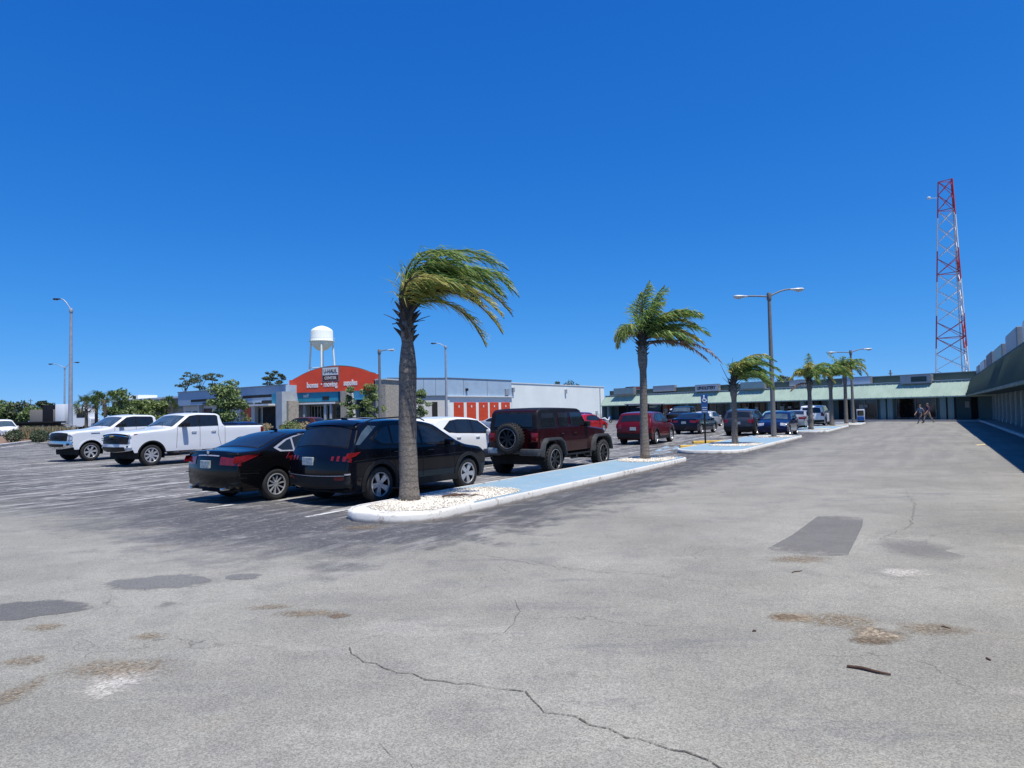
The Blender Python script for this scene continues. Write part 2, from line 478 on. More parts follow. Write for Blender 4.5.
SUV = dict(L=4.63, W=.9325, r=.075, zb=.26, xr=.98, xf=3.735, Rw=.36, Ra=.415, tw=.23,
    sil=[(.20, .28), (.06, .38, .1), (0, .62, .15), (.04, .92, .15), (.16, 1.10, .15), (.41, 1.565, .05), (.62, 1.64, .15), (1.6, 1.675, .5), (2.4, 1.63, .4), (2.80, 1.55, .3), (3.62, 1.08, .25), (4.3, .985, .3), (4.56, .84, .15), (4.63, .58, .1), (4.54, .28)],
    belt=lambda x: 1.08-.02*(x-1), tum=.34, tuck=.05, zm=.6,
    rear_window=((.19, 1.15), (.39, 1.52), .90), windscreen=((3.54, 1.12), (2.86, 1.52), .88),
    trimpoly=[(.74, 1.28), (1.0, 1.13), (3.20, 1.07), (3.30, 1.10), (2.62, 1.50), (2.1, 1.55), (1.55, 1.56), (1.15, 1.52)],
    wins=[[(.84, 1.29), (1.05, 1.17), (1.30, 1.16), (1.30, 1.52), (1.18, 1.495)], [(1.35, 1.155), (2.16, 1.135), (2.16, 1.52), (1.55, 1.53), (1.35, 1.525)], [(2.23, 1.13), (3.13, 1.11), (2.58, 1.455), (2.23, 1.515)]],
    tail=[((.03, .89), (.07, .98), .60, .68), ((.03, .89), (.08, 1.0), .76, .84), ((.03, .90), (.10, 1.0), .92, 2.0)], tailside=[[(.08, .90), (.34, .96), (.46, 1.035), (.16, 1.02)]],
    head=[((4.60, .70), (4.62, .58), .6, 1.9)], grille=((4.54, .86), (4.63, .55), .6),
    lowrear=((.14, .32), (.0, .56), 1.9), clad=arch_clad(.085, .14),
    mirror=(2.95, 1.12), handles=[(1.42, 1.0), (2.42, .98)], hm='body',
    seams=[[(2.20, 1.13), (2.20, .42)], [(1.28, 1.15), (1.22, .95), (1.38, .75), (1.42, .45)], [(3.22, 1.08), (3.26, .42)], [(.3, .86), (1.2, .90), (2.2, .84), (3.6, .86)]],
    plate=(.02, .86, .12))
CROSS = dict(SUV); CROSS.update(sil=[(.20, .28), (.06, .38, .1), (0, .62, .15), (.03, .95, .15), (.10, 1.10, .15), (.36, 1.52, .08), (.55, 1.60, .2), (1.5, 1.66, .5), (2.4, 1.62, .4), (2.80, 1.54, .3), (3.62, 1.06, .25), (4.3, .96, .3), (4.56, .82, .15), (4.63, .58, .1), (4.54, .28)],
    rear_window=((.14, 1.15), (.36, 1.5), .86), tail=[((.02, .80), (.08, 1.06), .74, 2.0)], tailside=[[(.06, .84), (.22, .86), (.28, 1.08), (.12, 1.06)]], plate=(.02, .80, 0), step=.2, sz=.1)
BIGSUV = dict(CROSS); BIGSUV.update(L=4.9, W=.98, sil=[(.16, .36), (.04, .45, .1), (0, .7, .1), (.03, 1.1, .1), (.16, 1.72, .1), (.4, 1.80, .15), (1.6, 1.83, .4), (2.55, 1.78, .3), (2.95, 1.70, .3), (3.65, 1.17, .2), (4.5, 1.08, .2), (4.82, .95, .1), (4.9, .65, .1), (4.82, .36)],
    belt=lambda x: 1.14, tum=.26, zb=.32, xr=1.0, xf=3.9, Rw=.38, Ra=.44,
    rear_window=((.05, 1.18), (.15, 1.66), .86), windscreen=((3.58, 1.22), (3.0, 1.66), .88),
    trimpoly=[(.34, 1.2), (3.25, 1.16), (3.3, 1.2), (2.75, 1.66), (2.0, 1.70), (.45, 1.68)],
    wins=[[(.40, 1.23), (1.15, 1.22), (1.15, 1.66), (.46, 1.65)], [(1.22, 1.22), (2.18, 1.21), (2.18, 1.66), (1.22, 1.66)], [(2.26, 1.21), (3.18, 1.20), (2.70, 1.61), (2.26, 1.66)]],
    mirror=(3.0, 1.22), plate=(.02, .95, 0), tail=[((.02, .95), (.06, 1.25), .84, 2.0)], tailside=[[(.05, .95), (.2, .95), (.2, 1.25), (.08, 1.25)]], head=[((4.8, .97), (4.86, .8), .62, 2.0)], grille=((4.86, .92), (4.89, .62), .55),
    seams=[], handles=[(1.3, 1.05), (2.35, 1.03)], lowrear=((.12, .4), (0, .62), 1.9))
MINI = dict(CROSS); MINI.update(L=4.2, W=.88, xr=.78, xf=3.35, Rw=.32, Ra=.365, zb=.24,
    sil=[(.16, .26), (.04, .4, .1), (0, .62, .15), (.06, .95, .15), (.34, 1.38, .1), (.6, 1.46, .2), (1.4, 1.50, .4), (2.1, 1.46, .4), (2.45, 1.38, .3), (3.2, .98, .25), (3.9, .86, .3), (4.12, .72, .15), (4.2, .5, .1), (4.12, .26)],
    belt=lambda x: .95, tum=.36, rear_window=((.1, 1.02), (.32, 1.35), .84), windscreen=((3.12, 1.03), (2.52, 1.35), .88),
    trimpoly=[(.62, 1.06), (.8, .99), (2.8, .96), (2.88, .99), (2.3, 1.34), (1.6, 1.39), (.9, 1.33)],
    wins=[[(.74, 1.06), (.86, 1.01), (1.7, .99), (1.7, 1.35), (1.0, 1.30)], [(1.77, .99), (2.74, .99), (2.26, 1.30), (1.77, 1.35)]],
    mirror=(2.62, 1.0), plate=(.01, .76, 0), handles=[(.98, .86), (1.95, .85)], seams=[], lowrear=((.12, .3), (0, .5), 1.8),
    head=[((3.95, .83), (4.14, .68), .6, 2.0)], headside=[[(3.5, .82), (4.0, .68), (4.08, .74), (3.95, .83)]], grille=((4.18, .62), (4.2, .46), .5), tail=[((.02, .74), (.07, .96), .74, 2.0)], tailside=[[(.07, .78), (.2, .8), (.24, .95), (.1, .94)]])
MINI.pop('clad')
VAN = dict(BIGSUV); VAN.update(L=5.2, W=1.0, sil=[(.12, .36), (.04, .45, .1), (0, .8, .1), (.05, 1.9, .12), (.25, 2.02, .15), (3.2, 2.02, .4), (3.55, 1.92, .3), (4.35, 1.2, .3), (5.0, .98, .2), (5.2, .7, .1), (5.12, .36)], xf=4.3,
    tum=.14, rear_window=((.02, 1.25), (.05, 1.75), .85), windscreen=((4.28, 1.27), (3.62, 1.85), .88), trimpoly=[(2.7, 1.2), (3.95, 1.18), (3.4, 1.78), (2.7, 1.8)], wins=[[(2.75, 1.24), (3.85, 1.22), (3.36, 1.74), (2.75, 1.76)]], mirror=(3.9, 1.25), handles=[(2.9, 1.05)], head=[((5.02, .96), (5.16, .75), .6, 2.)], grille=((5.1, .8), (5.2, .6), .5), headside=[])
PICK = dict(uf=.55, L=5.95, W=1.03, r=.08, zb=.52, xr=1.15, xf=4.97, Rw=.405, Ra=.50, tw=.27, ar=.03, af=.10, cr=.05, cf=.14,
    sil=[(.06, .60), (0, .68, .04), (.0, 1.36, .04), (.05, 1.42, .04), (1.86, 1.44, .03), (1.92, 1.50, .05), (2.02, 1.86, .15), (2.2, 1.955, .15), (3.1, 1.985, .4), (3.52, 1.92, .2), (4.22, 1.44, .12), (4.5, 1.39, .2), (5.6, 1.31, .3), (5.86, 1.22, .1), (5.93, 1.0, .1), (5.95, .72, .05), (5.86, .54)],
    belt=lambda x: 1.40, tum=.24, tuck=.05, zm=.8, c0=.03,
    windscreen=((4.15, 1.49), (3.56, 1.895), .88), rear_window=((1.94, 1.55), (2.0, 1.85), .7),
    trimpoly=[(2.22, 1.44), (3.90, 1.43), (3.98, 1.46), (3.42, 1.85), (3.1, 1.885), (2.30, 1.87), (2.22, 1.82)],
    wins=[[(2.26, 1.47), (3.0, 1.46), (3.0, 1.85), (2.33, 1.835), (2.26, 1.79)], [(3.08, 1.46), (3.84, 1.465), (3.38, 1.80), (3.08, 1.85)]],
    tail=[((0, .95), (0, 1.33), .88, 2.0)], tailside=[[(.08, .98), (.2, .98), (.2, 1.35), (.08, 1.35)]],
    mirror=(3.72, 1.52), ms=1.3, mm=M['black'], handles=[(2.45, 1.22), (3.30, 1.22)], hm='chrome',
    seams=[[(3.04, 1.44), (3.04, .62)], [(2.24, 1.44), (2.24, 1.1), (2.1, .62)], [(3.98, 1.42), (4.02, .62)], [(1.93, 1.42), (1.93, .58)]],
    plate=(-.01, .8, 0))
# ------------------------------------------------------------------ world and light
w = bpy.data.worlds.new('World'); sc.world = w; w.use_nodes = True
nt = w.node_tree; bg = nt.nodes['Background']
SKYGRADE = ((2.05, .074), (1.087, .453), (.70, 1.45))
sky = nt.nodes.new('ShaderNodeTexSky'); sky.sky_type = 'NISHITA'; sky.sun_disc = False
SUNH = Vector((.62, -.78, 0)).normalized(); EL = math.radians(70)
sky.sun_elevation = EL; sky.sun_rotation = math.atan2(SUNH.x, SUNH.y)
sky.air_density = 1.0; sky.dust_density = .15; sky.ozone_density = 3.5; sky.altitude = 0
tcw = nt.nodes.new('ShaderNodeTexCoord'); mpw = nt.nodes.new('ShaderNodeMapping')
mpw.inputs['Scale'].default_value = (1, 1, .93); mpw.inputs['Location'].default_value = (0, 0, .07)   # keeps the dusty line at the very horizon low
nt.links.new(tcw.outputs['Generated'], mpw.inputs[0]); nt.links.new(mpw.outputs[0], sky.inputs[0])
# grade the clear sky per channel to the deep blue of the day
spw = nt.nodes.new('ShaderNodeSeparateColor'); cbw = nt.nodes.new('ShaderNodeCombineColor'); nt.links.new(sky.outputs[0], spw.inputs[0])
for i, (g_, k_) in enumerate(SKYGRADE):
    pw = nt.nodes.new('ShaderNodeMath'); pw.operation = 'POWER'; pw.inputs[1].default_value = g_; nt.links.new(spw.outputs[i], pw.inputs[0])
    ml = nt.nodes.new('ShaderNodeMath'); ml.operation = 'MULTIPLY'; ml.inputs[1].default_value = k_; nt.links.new(pw.outputs[0], ml.inputs[0]); nt.links.new(ml.outputs[0], cbw.inputs[i])
nt.links.new(cbw.outputs[0], bg.inputs[0]); bg.inputs[1].default_value = .13
sl = bpy.data.lights.new('sun', 'SUN'); sl.energy = 4.7; sl.angle = math.radians(.53); sl.color = (1, .945, .86)
so = bpy.data.objects.new('sun', sl); COL.objects.link(so)
sd = SUNH*math.cos(EL)+Vector((0, 0, math.sin(EL)))
so.rotation_euler = sd.to_track_quat('Z', 'Y').to_euler(); so.location = (20, -10, 40)
vs_ = sc.view_settings; vs_.view_transform = 'Standard'; vs_.look = 'None'; vs_.exposure = .4; vs_.gamma = 1

# ------------------------------------------------------------------ ground
def asphalt():
    t = NT('worn asphalt'); p = t.pos()
    dot = lambda v: t.n('ShaderNodeVectorMath', _operation='DOT_PRODUCT', i0=p, i1=tuple(v)).outputs['Value']
    s, q = dot(U), dot(VL)
    big = t.noise(p, .35, 5, .6); mid = t.noise(p, 1.7, 6, .65); cells = t.n('ShaderNodeTexVoronoi', Vector=p, Scale=115.).outputs['Color']; fine = t.n('ShaderNodeSeparateColor', i0=cells).outputs[0]; grit = t.noise(p, 130, 3, .6)
    stv = t.n('ShaderNodeCombineXYZ', X=t.math('MULTIPLY', s, .17), Y=t.math('MULTIPLY', q, 1.5)).outputs[0]
    streak = t.noise(stv, 1.0, 5, .65)
    stv2 = t.n('ShaderNodeCombineXYZ', X=t.math('MULTIPLY', s, .8), Y=t.math('MULTIPLY', q, 3.5)).outputs[0]
    streak2 = t.noise(stv2, 1.3, 4, .7)
    wob = t.math('MULTIPLY', t.math('SUBTRACT', mid, .5), 3.2)
    wob2 = t.math('MULTIPLY', t.math('SUBTRACT', big, .5), 5.)
    qw = t.math('ADD', q, t.math('ADD', wob, t.math('MULTIPLY', wob2, .5))); sw = t.math('ADD', s, t.math('ADD', wob, wob2))
    # sealed parking field left of the island, a sealed band along its kerb, the far aisle
    field = t.math('MULTIPLY', t.ramp(qw, 4.9, 6.3), t.ramp(sw, 5.2, 7.8))
    band = t.math('MULTIPLY', t.math('MULTIPLY', t.ramp(qw, 4.6, 6.0), t.ramp(sw, 8, 10)), t.ramp(q, 7.2, 9.4, 1, 0))
    aisle = t.math('MULTIPLY', t.ramp(sw, 9, 30), t.ramp(q, 4., 7., 1, 0))
    right = t.math('MULTIPLY', t.ramp(qw, -6.2, -2.0, 1, 0), t.ramp(sw, 8, 13))
    c = t.mix(t.ramp(big, .3, .7), (.205, .20, .174, 1), (.285, .279, .245, 1))
    c = t.mix(t.math('MULTIPLY', t.ramp(mid, .46, .68), .45), c, (.165, .162, .152, 1))
    dark = t.mix(t.ramp(streak, .45, .66), (.055, .055, .059, 1), (.20, .196, .19, 1))
    dark = t.mix(t.math('MULTIPLY', t.ramp(streak2, .5, .62), .85), dark, (.34, .335, .325, 1))
    c = t.mix(t.math('MULTIPLY', field, .9), c, dark)
    c = t.mix(t.math('MULTIPLY', band, t.ramp(streak2, .35, .6, .95, .7)), c, (.062, .062, .066, 1))
    c = t.mix(t.math('MULTIPLY', aisle, t.ramp(streak, .35, .6, .85, .25)), c, (.165, .16, .15, 1))
    c = t.mix(t.math('MULTIPLY', right, t.ramp(mid, .35, .65, .75, .3)), c, (.135, .134, .13, 1))
    ring = t.math('MULTIPLY', t.math('MULTIPLY', t.ramp(qw, 5.2, 6.6), t.ramp(sw, 5.2, 7.0)), t.math('MULTIPLY', t.ramp(s, 8.4, 9.6, 1, 0), t.ramp(qw, 11., 17., 1, 0)))
    c = t.mix(t.math('MULTIPLY', ring, t.ramp(mid, .35, .7, .95, .45)), c, t.mix(t.ramp(t.noise(p, 9, 5, .75), .52, .68), (.062, .063, .072, 1), (.20, .20, .20, 1)))
    # scuffs across the drive lane
    sx = t.n('ShaderNodeVectorMath', _operation='MULTIPLY', i0=p, i1=(.35, 1.5, 1.)).outputs[0]; scuff = t.noise(sx, 1., 6, .7)
    c = t.mix(t.math('MULTIPLY', t.ramp(scuff, .54, .70), t.ramp(t.noise(p, .22, 2), .42, .58, .1, .75)), c, (.125, .127, .135, 1))
    c = t.mix(t.math('MULTIPLY', t.ramp(scuff, .44, .34), .35), c, (.34, .33, .295, 1))
    # oil drips
    c = t.mix(t.ramp(t.noise(p, 1.3, 2, .5), .70, .78, 0, .6), c, (.06, .06, .06, 1))
    # brown dust
    dust = t.math('MULTIPLY', t.ramp(t.noise(p, .9, 6, .7), .6, .75), .4)
    c = t.mix(dust, c, (.27, .225, .165, 1))
    # aggregate
    c = t.mix(t.ramp(t.noise(p, 22, 4, .7), .38, .3, 0, .35), c, (.08, .08, .078, 1))
    c = t.mix(fine, t.mix(1., c, (.66, .66, .66, 1), 'MULTIPLY'), t.mix(1., c, (1.28, 1.28, 1.27, 1), 'MULTIPLY'))
    c = t.mix(t.ramp(grit, .62, .72, 0, .5), c, (.55, .54, .51, 1))
    c = t.mix(t.ramp(grit, .42, .32, 0, .65), c, (.06, .06, .06, 1))
    # hairline cracks
    dv = t.n('ShaderNodeVectorMath', _operation='ADD', i0=p, i1=t.n('ShaderNodeVectorMath', _operation='SCALE', i0=t.n('ShaderNodeTexNoise', Vector=p, Scale=1.1, Detail=5.).outputs['Color'], Scale=1.6).outputs[0]).outputs[0]
    vor = t.n('ShaderNodeTexVoronoi', _feature='DISTANCE_TO_EDGE', Vector=dv, Scale=.28).outputs['Distance']
    cr = t.math('MULTIPLY', t.ramp(vor, .0, .0035, 1, 0), t.ramp(t.noise(p, .5, 3), .45, .6))
    vor2 = t.n('ShaderNodeTexVoronoi', _feature='DISTANCE_TO_EDGE', Vector=dv, Scale=1.3).outputs['Distance']
    cr2 = t.math('MULTIPLY', t.ramp(vor2, .0, .014, 1, 0), t.ramp(t.noise(p, .33, 3), .54, .64))
    cr = t.math('MAXIMUM', t.math('MULTIPLY', cr, .6), t.math('MULTIPLY', cr2, .4))
    c = t.mix(cr, c, (.075, .07, .06, 1))
    h = t.math('SUBTRACT', t.math('ADD', t.math('MULTIPLY', fine, .8), t.math('MULTIPLY', grit, .5)), cr)
    t.bsdf(Base__Color=c, Roughness=.88, Normal=t.bump(h, .22, .006), Specular__IOR__Level=.3)
    return t.m
M['asphalt'] = asphalt()
M['earth'] = vary('dry grass and earth', (.16, .145, .075, 1), .35, .2, .95, fine=3.)
bm = nb(); bmesh.ops.create_grid(bm, x_segments=8, y_segments=8, size=3000)
struct('ground', bm, M['earth']).location = (0, 0, -.012)
bm = nb()
lot = [(-75, -25), (90, -25), (150, 40), (150, 180), (-120, 180), (-120, 95), (-44, 66), (-36.5, 48), (-52, 26)]
bm.faces.new([bm.verts.new((x, y, 0)) for x, y in lot]); struct('parking_lot', bm, M['asphalt'])

def worn(name, col, lo=.42, hi=.58, sc_=4., amt=.95, dirt=None):
    t = NT(name); p = t.pos(); n = t.noise(p, sc_, 6, .7); n2 = t.noise(p, 60, 3, .6)
    k = t.ramp(t.math('ADD', t.math('MULTIPLY', n, .7), t.math('MULTIPLY', n2, .3)), lo, hi, 0, amt)
    b = t.n('ShaderNodeBsdfPrincipled', Base__Color=t.mix(t.ramp(n2, .3, .7), tuple(c*.8 for c in col[:3])+(1,), col), Roughness=.8) if False else t.n('ShaderNodeBsdfPrincipled')
    t.set(b.inputs['Base Color'], t.mix(t.ramp(n2, .3, .7), tuple(c*.8 for c in col[:3])+(1,), col)); b.inputs['Roughness'].default_value = .85
    mx = t.n('ShaderNodeMixShader', Fac=k, i1=t.n('ShaderNodeBsdfTransparent'), i2=b)
    t.t.links.new(mx.outputs[0], t.out.inputs[0]); return t.m
M['line'] = worn('worn white line paint', (.60, .60, .59, 1), .36, .56)
M['yline'] = worn('worn yellow paint', (.62, .5, .25, 1), .25, .45)
M['blueline'] = worn('worn blue line paint', (.35, .5, .62, 1), .36, .58)
def strip(name, a, b, wd, mat, z=.004):
    a = Vector(a[:2]).to_3d(); b = Vector(b[:2]).to_3d(); d = (b-a).normalized(); q = Vector((-d.y, d.x, 0))*wd/2
    bm = nb(); n = 6; prev = None
    for i in range(n+1):
        p = a.lerp(b, i/n)+Vector((0, 0, z)); r = [bm.verts.new(p+q), bm.verts.new(p-q)]
        if prev: bm.faces.new((prev[0], prev[1], r[1], r[0]))
        prev = r
    return struct(name, bm, mat)
for k in range(10):
    t_ = 9.35+2.75*k
    strip('parking_line', ST(8.4, t_), ST(19.8, t_), .11, M['line'])
for k in range(7):
    strip('parking_line', ST(12.5, 23.2+2.9*k), ST(25, 23.2+2.9*k), .11, M['line'])
for k in range(6):
    strip('parking_line', ST(9, 41+2.8*k), ST(22, 41+2.8*k), .11, M['line'])
for k in range(7):
    strip('parking_line', ST(34.5, 9.0+2.75*k), ST(46, 9.0+2.75*k), .11, M['line'])
    strip('parking_line', ST(58, 9.0+2.75*k), ST(68, 9.0+2.75*k), .11, M['line'])
strip('parking_line', G(430, 492), G(462, 489), .1, M['line'])
# blue and white hatching of the accessible bay
for a, b in (((652, 452), (692, 447)), ((660, 449), (700, 444)), ((640, 456), (672, 452)), ((655, 452), (668, 446)), ((672, 450), (686, 444))):
    strip('accessible_bay_marking', G(*a), G(*b), .16, M['blueline'], .005)
strip('parking_line', G(0, 448), G(48, 442), .25, M['line'])

# patches, stains, potholes
def stain(name, cx, cy, rx, ry, ang, mat, z=.004, seed=1, jag=.25, n=40):
    rr = random.Random(seed); bm = nb(); ph = [rr.uniform(0, 6.3) for _ in range(6)]; vs = []
    for k in range(n):
        a = 2*PI*k/n; r = 1+sum(jag/(j+1.5)*math.sin((j+2)*a+ph[j]) for j in range(6))
        x, y = rx*r*math.cos(a), ry*r*math.sin(a)
        vs.append(bm.verts.new((cx+x*math.cos(ang)-y*math.sin(ang), cy+x*math.sin(ang)+y*math.cos(ang), z)))
    bm.faces.new(vs); return struct(name, bm, mat)
def patchmat(name, col, var=.2, cell=85., edge=.78, soft=.3, amt=1., nsc=5., thr=None):
    """a patch of another surface: fades out raggedly towards the rim of its own sheet"""
    t = NT(name); p = t.pos(); tc = t.n('ShaderNodeTexCoord').outputs['Generated']
    d = t.n('ShaderNodeVectorMath', _operation='LENGTH', i0=t.n('ShaderNodeVectorMath', _operation='MULTIPLY', i0=t.n('ShaderNodeVectorMath', _operation='SUBTRACT', i0=tc, i1=(.5, .5, .5)).outputs[0], i1=(2., 2., 0.)).outputs[0]).outputs['Value']
    e = t.noise(p, nsc, 8, .75); m = t.noise(p, 2.2, 5); g = t.noise(p, 130, 3, .6)
    cells = t.n('ShaderNodeSeparateColor', i0=t.n('ShaderNodeTexVoronoi', Vector=p, Scale=cell).outputs['Color']).outputs[0]
    k0 = t.math('ADD', t.math('MULTIPLY', cells, .5), t.math('MULTIPLY', m, .5))
    c = t.mix(t.ramp(k0, .2, .8), tuple(x*(1-var) for x in col[:3])+(1,), tuple(x*(1+var) for x in col[:3])+(1,))
    c = t.mix(t.ramp(g, .60, .72, 0, .45), c, (.5, .48, .44, 1)); c = t.mix(t.ramp(g, .40, .30, 0, .5), c, (.05, .048, .045, 1))
    b = t.n('ShaderNodeBsdfPrincipled'); t.set(b.inputs['Base Color'], c); b.inputs['Roughness'].default_value = .9
    t.set(b.inputs['Normal'], t.bump(t.math('ADD', cells, g), .25, .006))
    dd = t.math('ADD', d, t.math('MULTIPLY', t.math('SUBTRACT', e, .5), 1.5 if thr is not None else 1.0))
    k = t.ramp(dd, edge-soft, edge, amt, 0)
    if thr is not None: k = t.math('MULTIPLY', k, t.ramp(t.noise(p, 38, 5, .7), thr-.1, thr+.1))
    mx = t.n('ShaderNodeMixShader', Fac=k, i1=t.n('ShaderNodeBsdfTransparent'), i2=b)
    t.t.links.new(mx.outputs[0], t.out.inputs[0]); return t.m
M['patchdark'] = patchmat('tar patch', (.12, .12, .122, 1), .2, edge=1.0, soft=.25, amt=.65)
M['patchrect'] = patchmat('rectangular tar patch', (.155, .153, .15, 1), .25, edge=1.28, soft=.35, amt=.58)
M['patchmid'] = patchmat('old repair patch', (.165, .165, .166, 1), .15, edge=.95, soft=.28, amt=.62)
M['stainpatch'] = patchmat('dark stain', (.15, .15, .152, 1), .15, edge=.95, soft=.7, amt=.42)
M['dirt'] = patchmat('brown dirt', (.215, .165, .105, 1), .45, 60., edge=.85, soft=.7, amt=.9, nsc=7., thr=.5)
M['dirtdark'] = patchmat('dark brown dirt', (.135, .095, .058, 1), .45, 60., edge=.9, soft=.6, amt=.9, nsc=9., thr=.46)
M['pale'] = patchmat('pale gravel', (.47, .45, .40, 1), .3, 60., edge=.9, soft=.7, amt=.85, nsc=6., thr=.42)
M['sand'] = patchmat('crumbled asphalt', (.27, .22, .155, 1), .5, 45., edge=.85, soft=.6, amt=.95, nsc=6., thr=.40)
M['crack'] = patchmat('crack filled with dirt', (.075, .064, .050, 1), .4, 60., edge=9., soft=.3, amt=.9, thr=.44)
def pst(name, px, py, wpx, hpx, mat, seed, z=.004, jag=.25):
    c = G(px, py); a = G(px-wpx/2, py); b = G(px+wpx/2, py); d = G(px, py-hpx/2); e = G(px, py+hpx/2)
    return stain(name, c.x, (d.y+e.y)/2, (b.x-a.x)/2, (d.y-e.y)/2, 0., mat, z, seed, jag)
pst('asphalt_patch', 158, 583, 92, 19, M['patchmid'], 3, jag=.3)
pst('asphalt_patch', 18, 611, 96, 26, M['patchdark'], 4, jag=.3)
pst('asphalt_patch', 243, 577, 40, 7, M['patchmid'], 5)
pst('asphalt_patch', 915, 550, 96, 26, M['stainpatch'], 15, .0035, jag=.3)
bm = nb(); bm.faces.new([bm.verts.new(G(x, y, .004)) for x, y in ((818, 516), (864, 515), (862, 527), (848, 555), (812, 556), (766, 549), (792, 535))]); struct('asphalt_patch', bm, M['patchrect'])
pst('pale_patch', 116, 684, 100, 40, M['pale'], 6)
pst('dirt_stain', 116, 670, 140, 34, M['dirt'], 7, .005); pst('dirt_stain', 150, 636, 40, 12, M['dirt'], 8)
pst('dirt_stain', 45, 628, 50, 12, M['dirt'], 9); pst('dirt_stain', 20, 662, 60, 16, M['dirt'], 10); pst('dirt_stain', 5, 700, 50, 60, M['dirt'], 19)
pst('dirt_stain', 305, 614, 90, 11, M['dirt'], 11); pst('dirt_stain', 905, 573, 70, 14, M['pale'], 12)
pst('pothole_gravel', 795, 618, 66, 15, M['sand'], 13); pst('pothole_gravel', 882, 635, 76, 22, M['sand'], 14)
pst('dirt_stain', 930, 630, 90, 22, M['dirt'], 16); pst('dirt_stain', 840, 620, 120, 24, M['dirt'], 17, .0045); pst('dirt_stain', 800, 560, 80, 12, M['dirt'], 18)
pst('pothole_gravel', 788, 618, 40, 9, M['dirtdark'], 41, .0049); pst('pothole_gravel', 872, 641, 66, 9, M['dirtdark'], 42, .0049); pst('dirt_stain', 340, 616, 30, 6, M['dirtdark'], 43, .0049)
pst('dirt_stain', 365, 528, 60, 8, M['dirt'], 21, .0045)
def crack(pts, wd, seed):
    rr = random.Random(seed); P = [G(*p) for p in pts]; Q = []
    for i in range(len(P)-1):
        n = max(2, int((P[i+1]-P[i]).length/.09))
        for k in range(n): Q.append(P[i].lerp(P[i+1], k/n)+Vector((rr.gauss(0, .018), rr.gauss(0, .03), 0)))
    Q.append(P[-1]); bm = nb(); prev = None
    for i, p in enumerate(Q):
        d = (Q[min(i+1, len(Q)-1)]-Q[max(i-1, 0)]).normalized(); q = Vector((-d.y, d.x, 0))*wd*rr.uniform(.2, 1.1)*.24
        r = [bm.verts.new(p+q+Vector((0, 0, .006))), bm.verts.new(p-q+Vector((0, 0, .006)))]
        if prev: bm.faces.new((prev[0], prev[1], r[1], r[0]))
        prev = r
    struct('asphalt_crack', bm, M['crack'])
crack([(345, 650), (375, 664), (410, 678), (455, 684), (500, 690), (525, 694), (545, 712), (590, 722), (640, 742), (690, 752), (725, 772)], .030, 1)
crack([(415, 548), (470, 553), (530, 563), (600, 572), (650, 574), (700, 582)], .022, 2)
pst('dirt_stain', 270, 607, 60, 7, M['dirt'], 31, .0047)
crack([(640, 545), (680, 553), (700, 540)], .012, 4); crack([(495, 640), (520, 615), (515, 600)], .012, 5)
crack([(530, 560), (560, 570), (640, 572)], .012, 6); crack([(380, 745), (415, 772)], .012, 7); crack([(905, 490), (915, 505), (912, 525), (880, 540)], .02, 8)

# ------------------------------------------------------------------ kerbed islands
def wornpaint(name, col, under, a, b, sc_):
    t = NT(name); p = t.pos(); n = t.noise(p, sc_, 7, .75); g = t.noise(p, 30, 4, .7); st = t.noise(p, .8, 4, .6)
    z = t.n('ShaderNodeSeparateXYZ', i0=p).outputs['Z']
    c = t.mix(t.ramp(st, .35, .7, 0, .35), col, tuple(x*.72 for x in col[:3])+(1,))
    c = t.mix(t.ramp(t.math('ADD', t.math('MULTIPLY', n, .75), t.math('MULTIPLY', g, .25)), a, b, 0, .9), c, under)
    c = t.mix(t.math('MULTIPLY', t.ramp(t.math('ADD', z, t.math('MULTIPLY', n, -.08)), .03, -.02), .7), c, (.14, .11, .085, 1))
    t.bsdf(Base__Color=c, Roughness=.85, Normal=t.bump(t.math('ADD', n, t.math('MULTIPLY', g, .5)), .35, .02)); return t.m
M['kerb'] = wornpaint('white painted kerb', (.60, .595, .565, 1), (.27, .25, .22, 1), .53, .62, 3.5)
M['kerbblue'] = wornpaint('light blue painted concrete', (.20, .315, .395, 1), (.36, .39, .40, 1), .50, .68, 1.6)
M['gravel'] = vary('white marble gravel', (.66, .62, .53, 1), .35, 30, .9, fine=55, bump=1.)
M['concrete'] = vary('grey concrete', (.36, .35, .33, 1), .15, 1.5, .85, fine=30, bump=.2)
def capsule(s0, s1, t0, t1, inset=0., r=None, n=10):
    s0 += inset; s1 -= inset; t0 += inset; t1 -= inset
    r = (t1-t0)/2*.92 if r is None else max(.05, r-inset); out = []
    for cx, cy, a0 in ((s1-r, t1-r, 0), (s0+r, t1-r, 90), (s0+r, t0+r, 180), (s1-r, t0+r, 270)):
        for k in range(n+1):
            a = math.radians(a0+90*k/n); p = ST(cx+r*math.cos(a), cy+r*math.sin(a)); out.append((p.x, p.y))
    return out
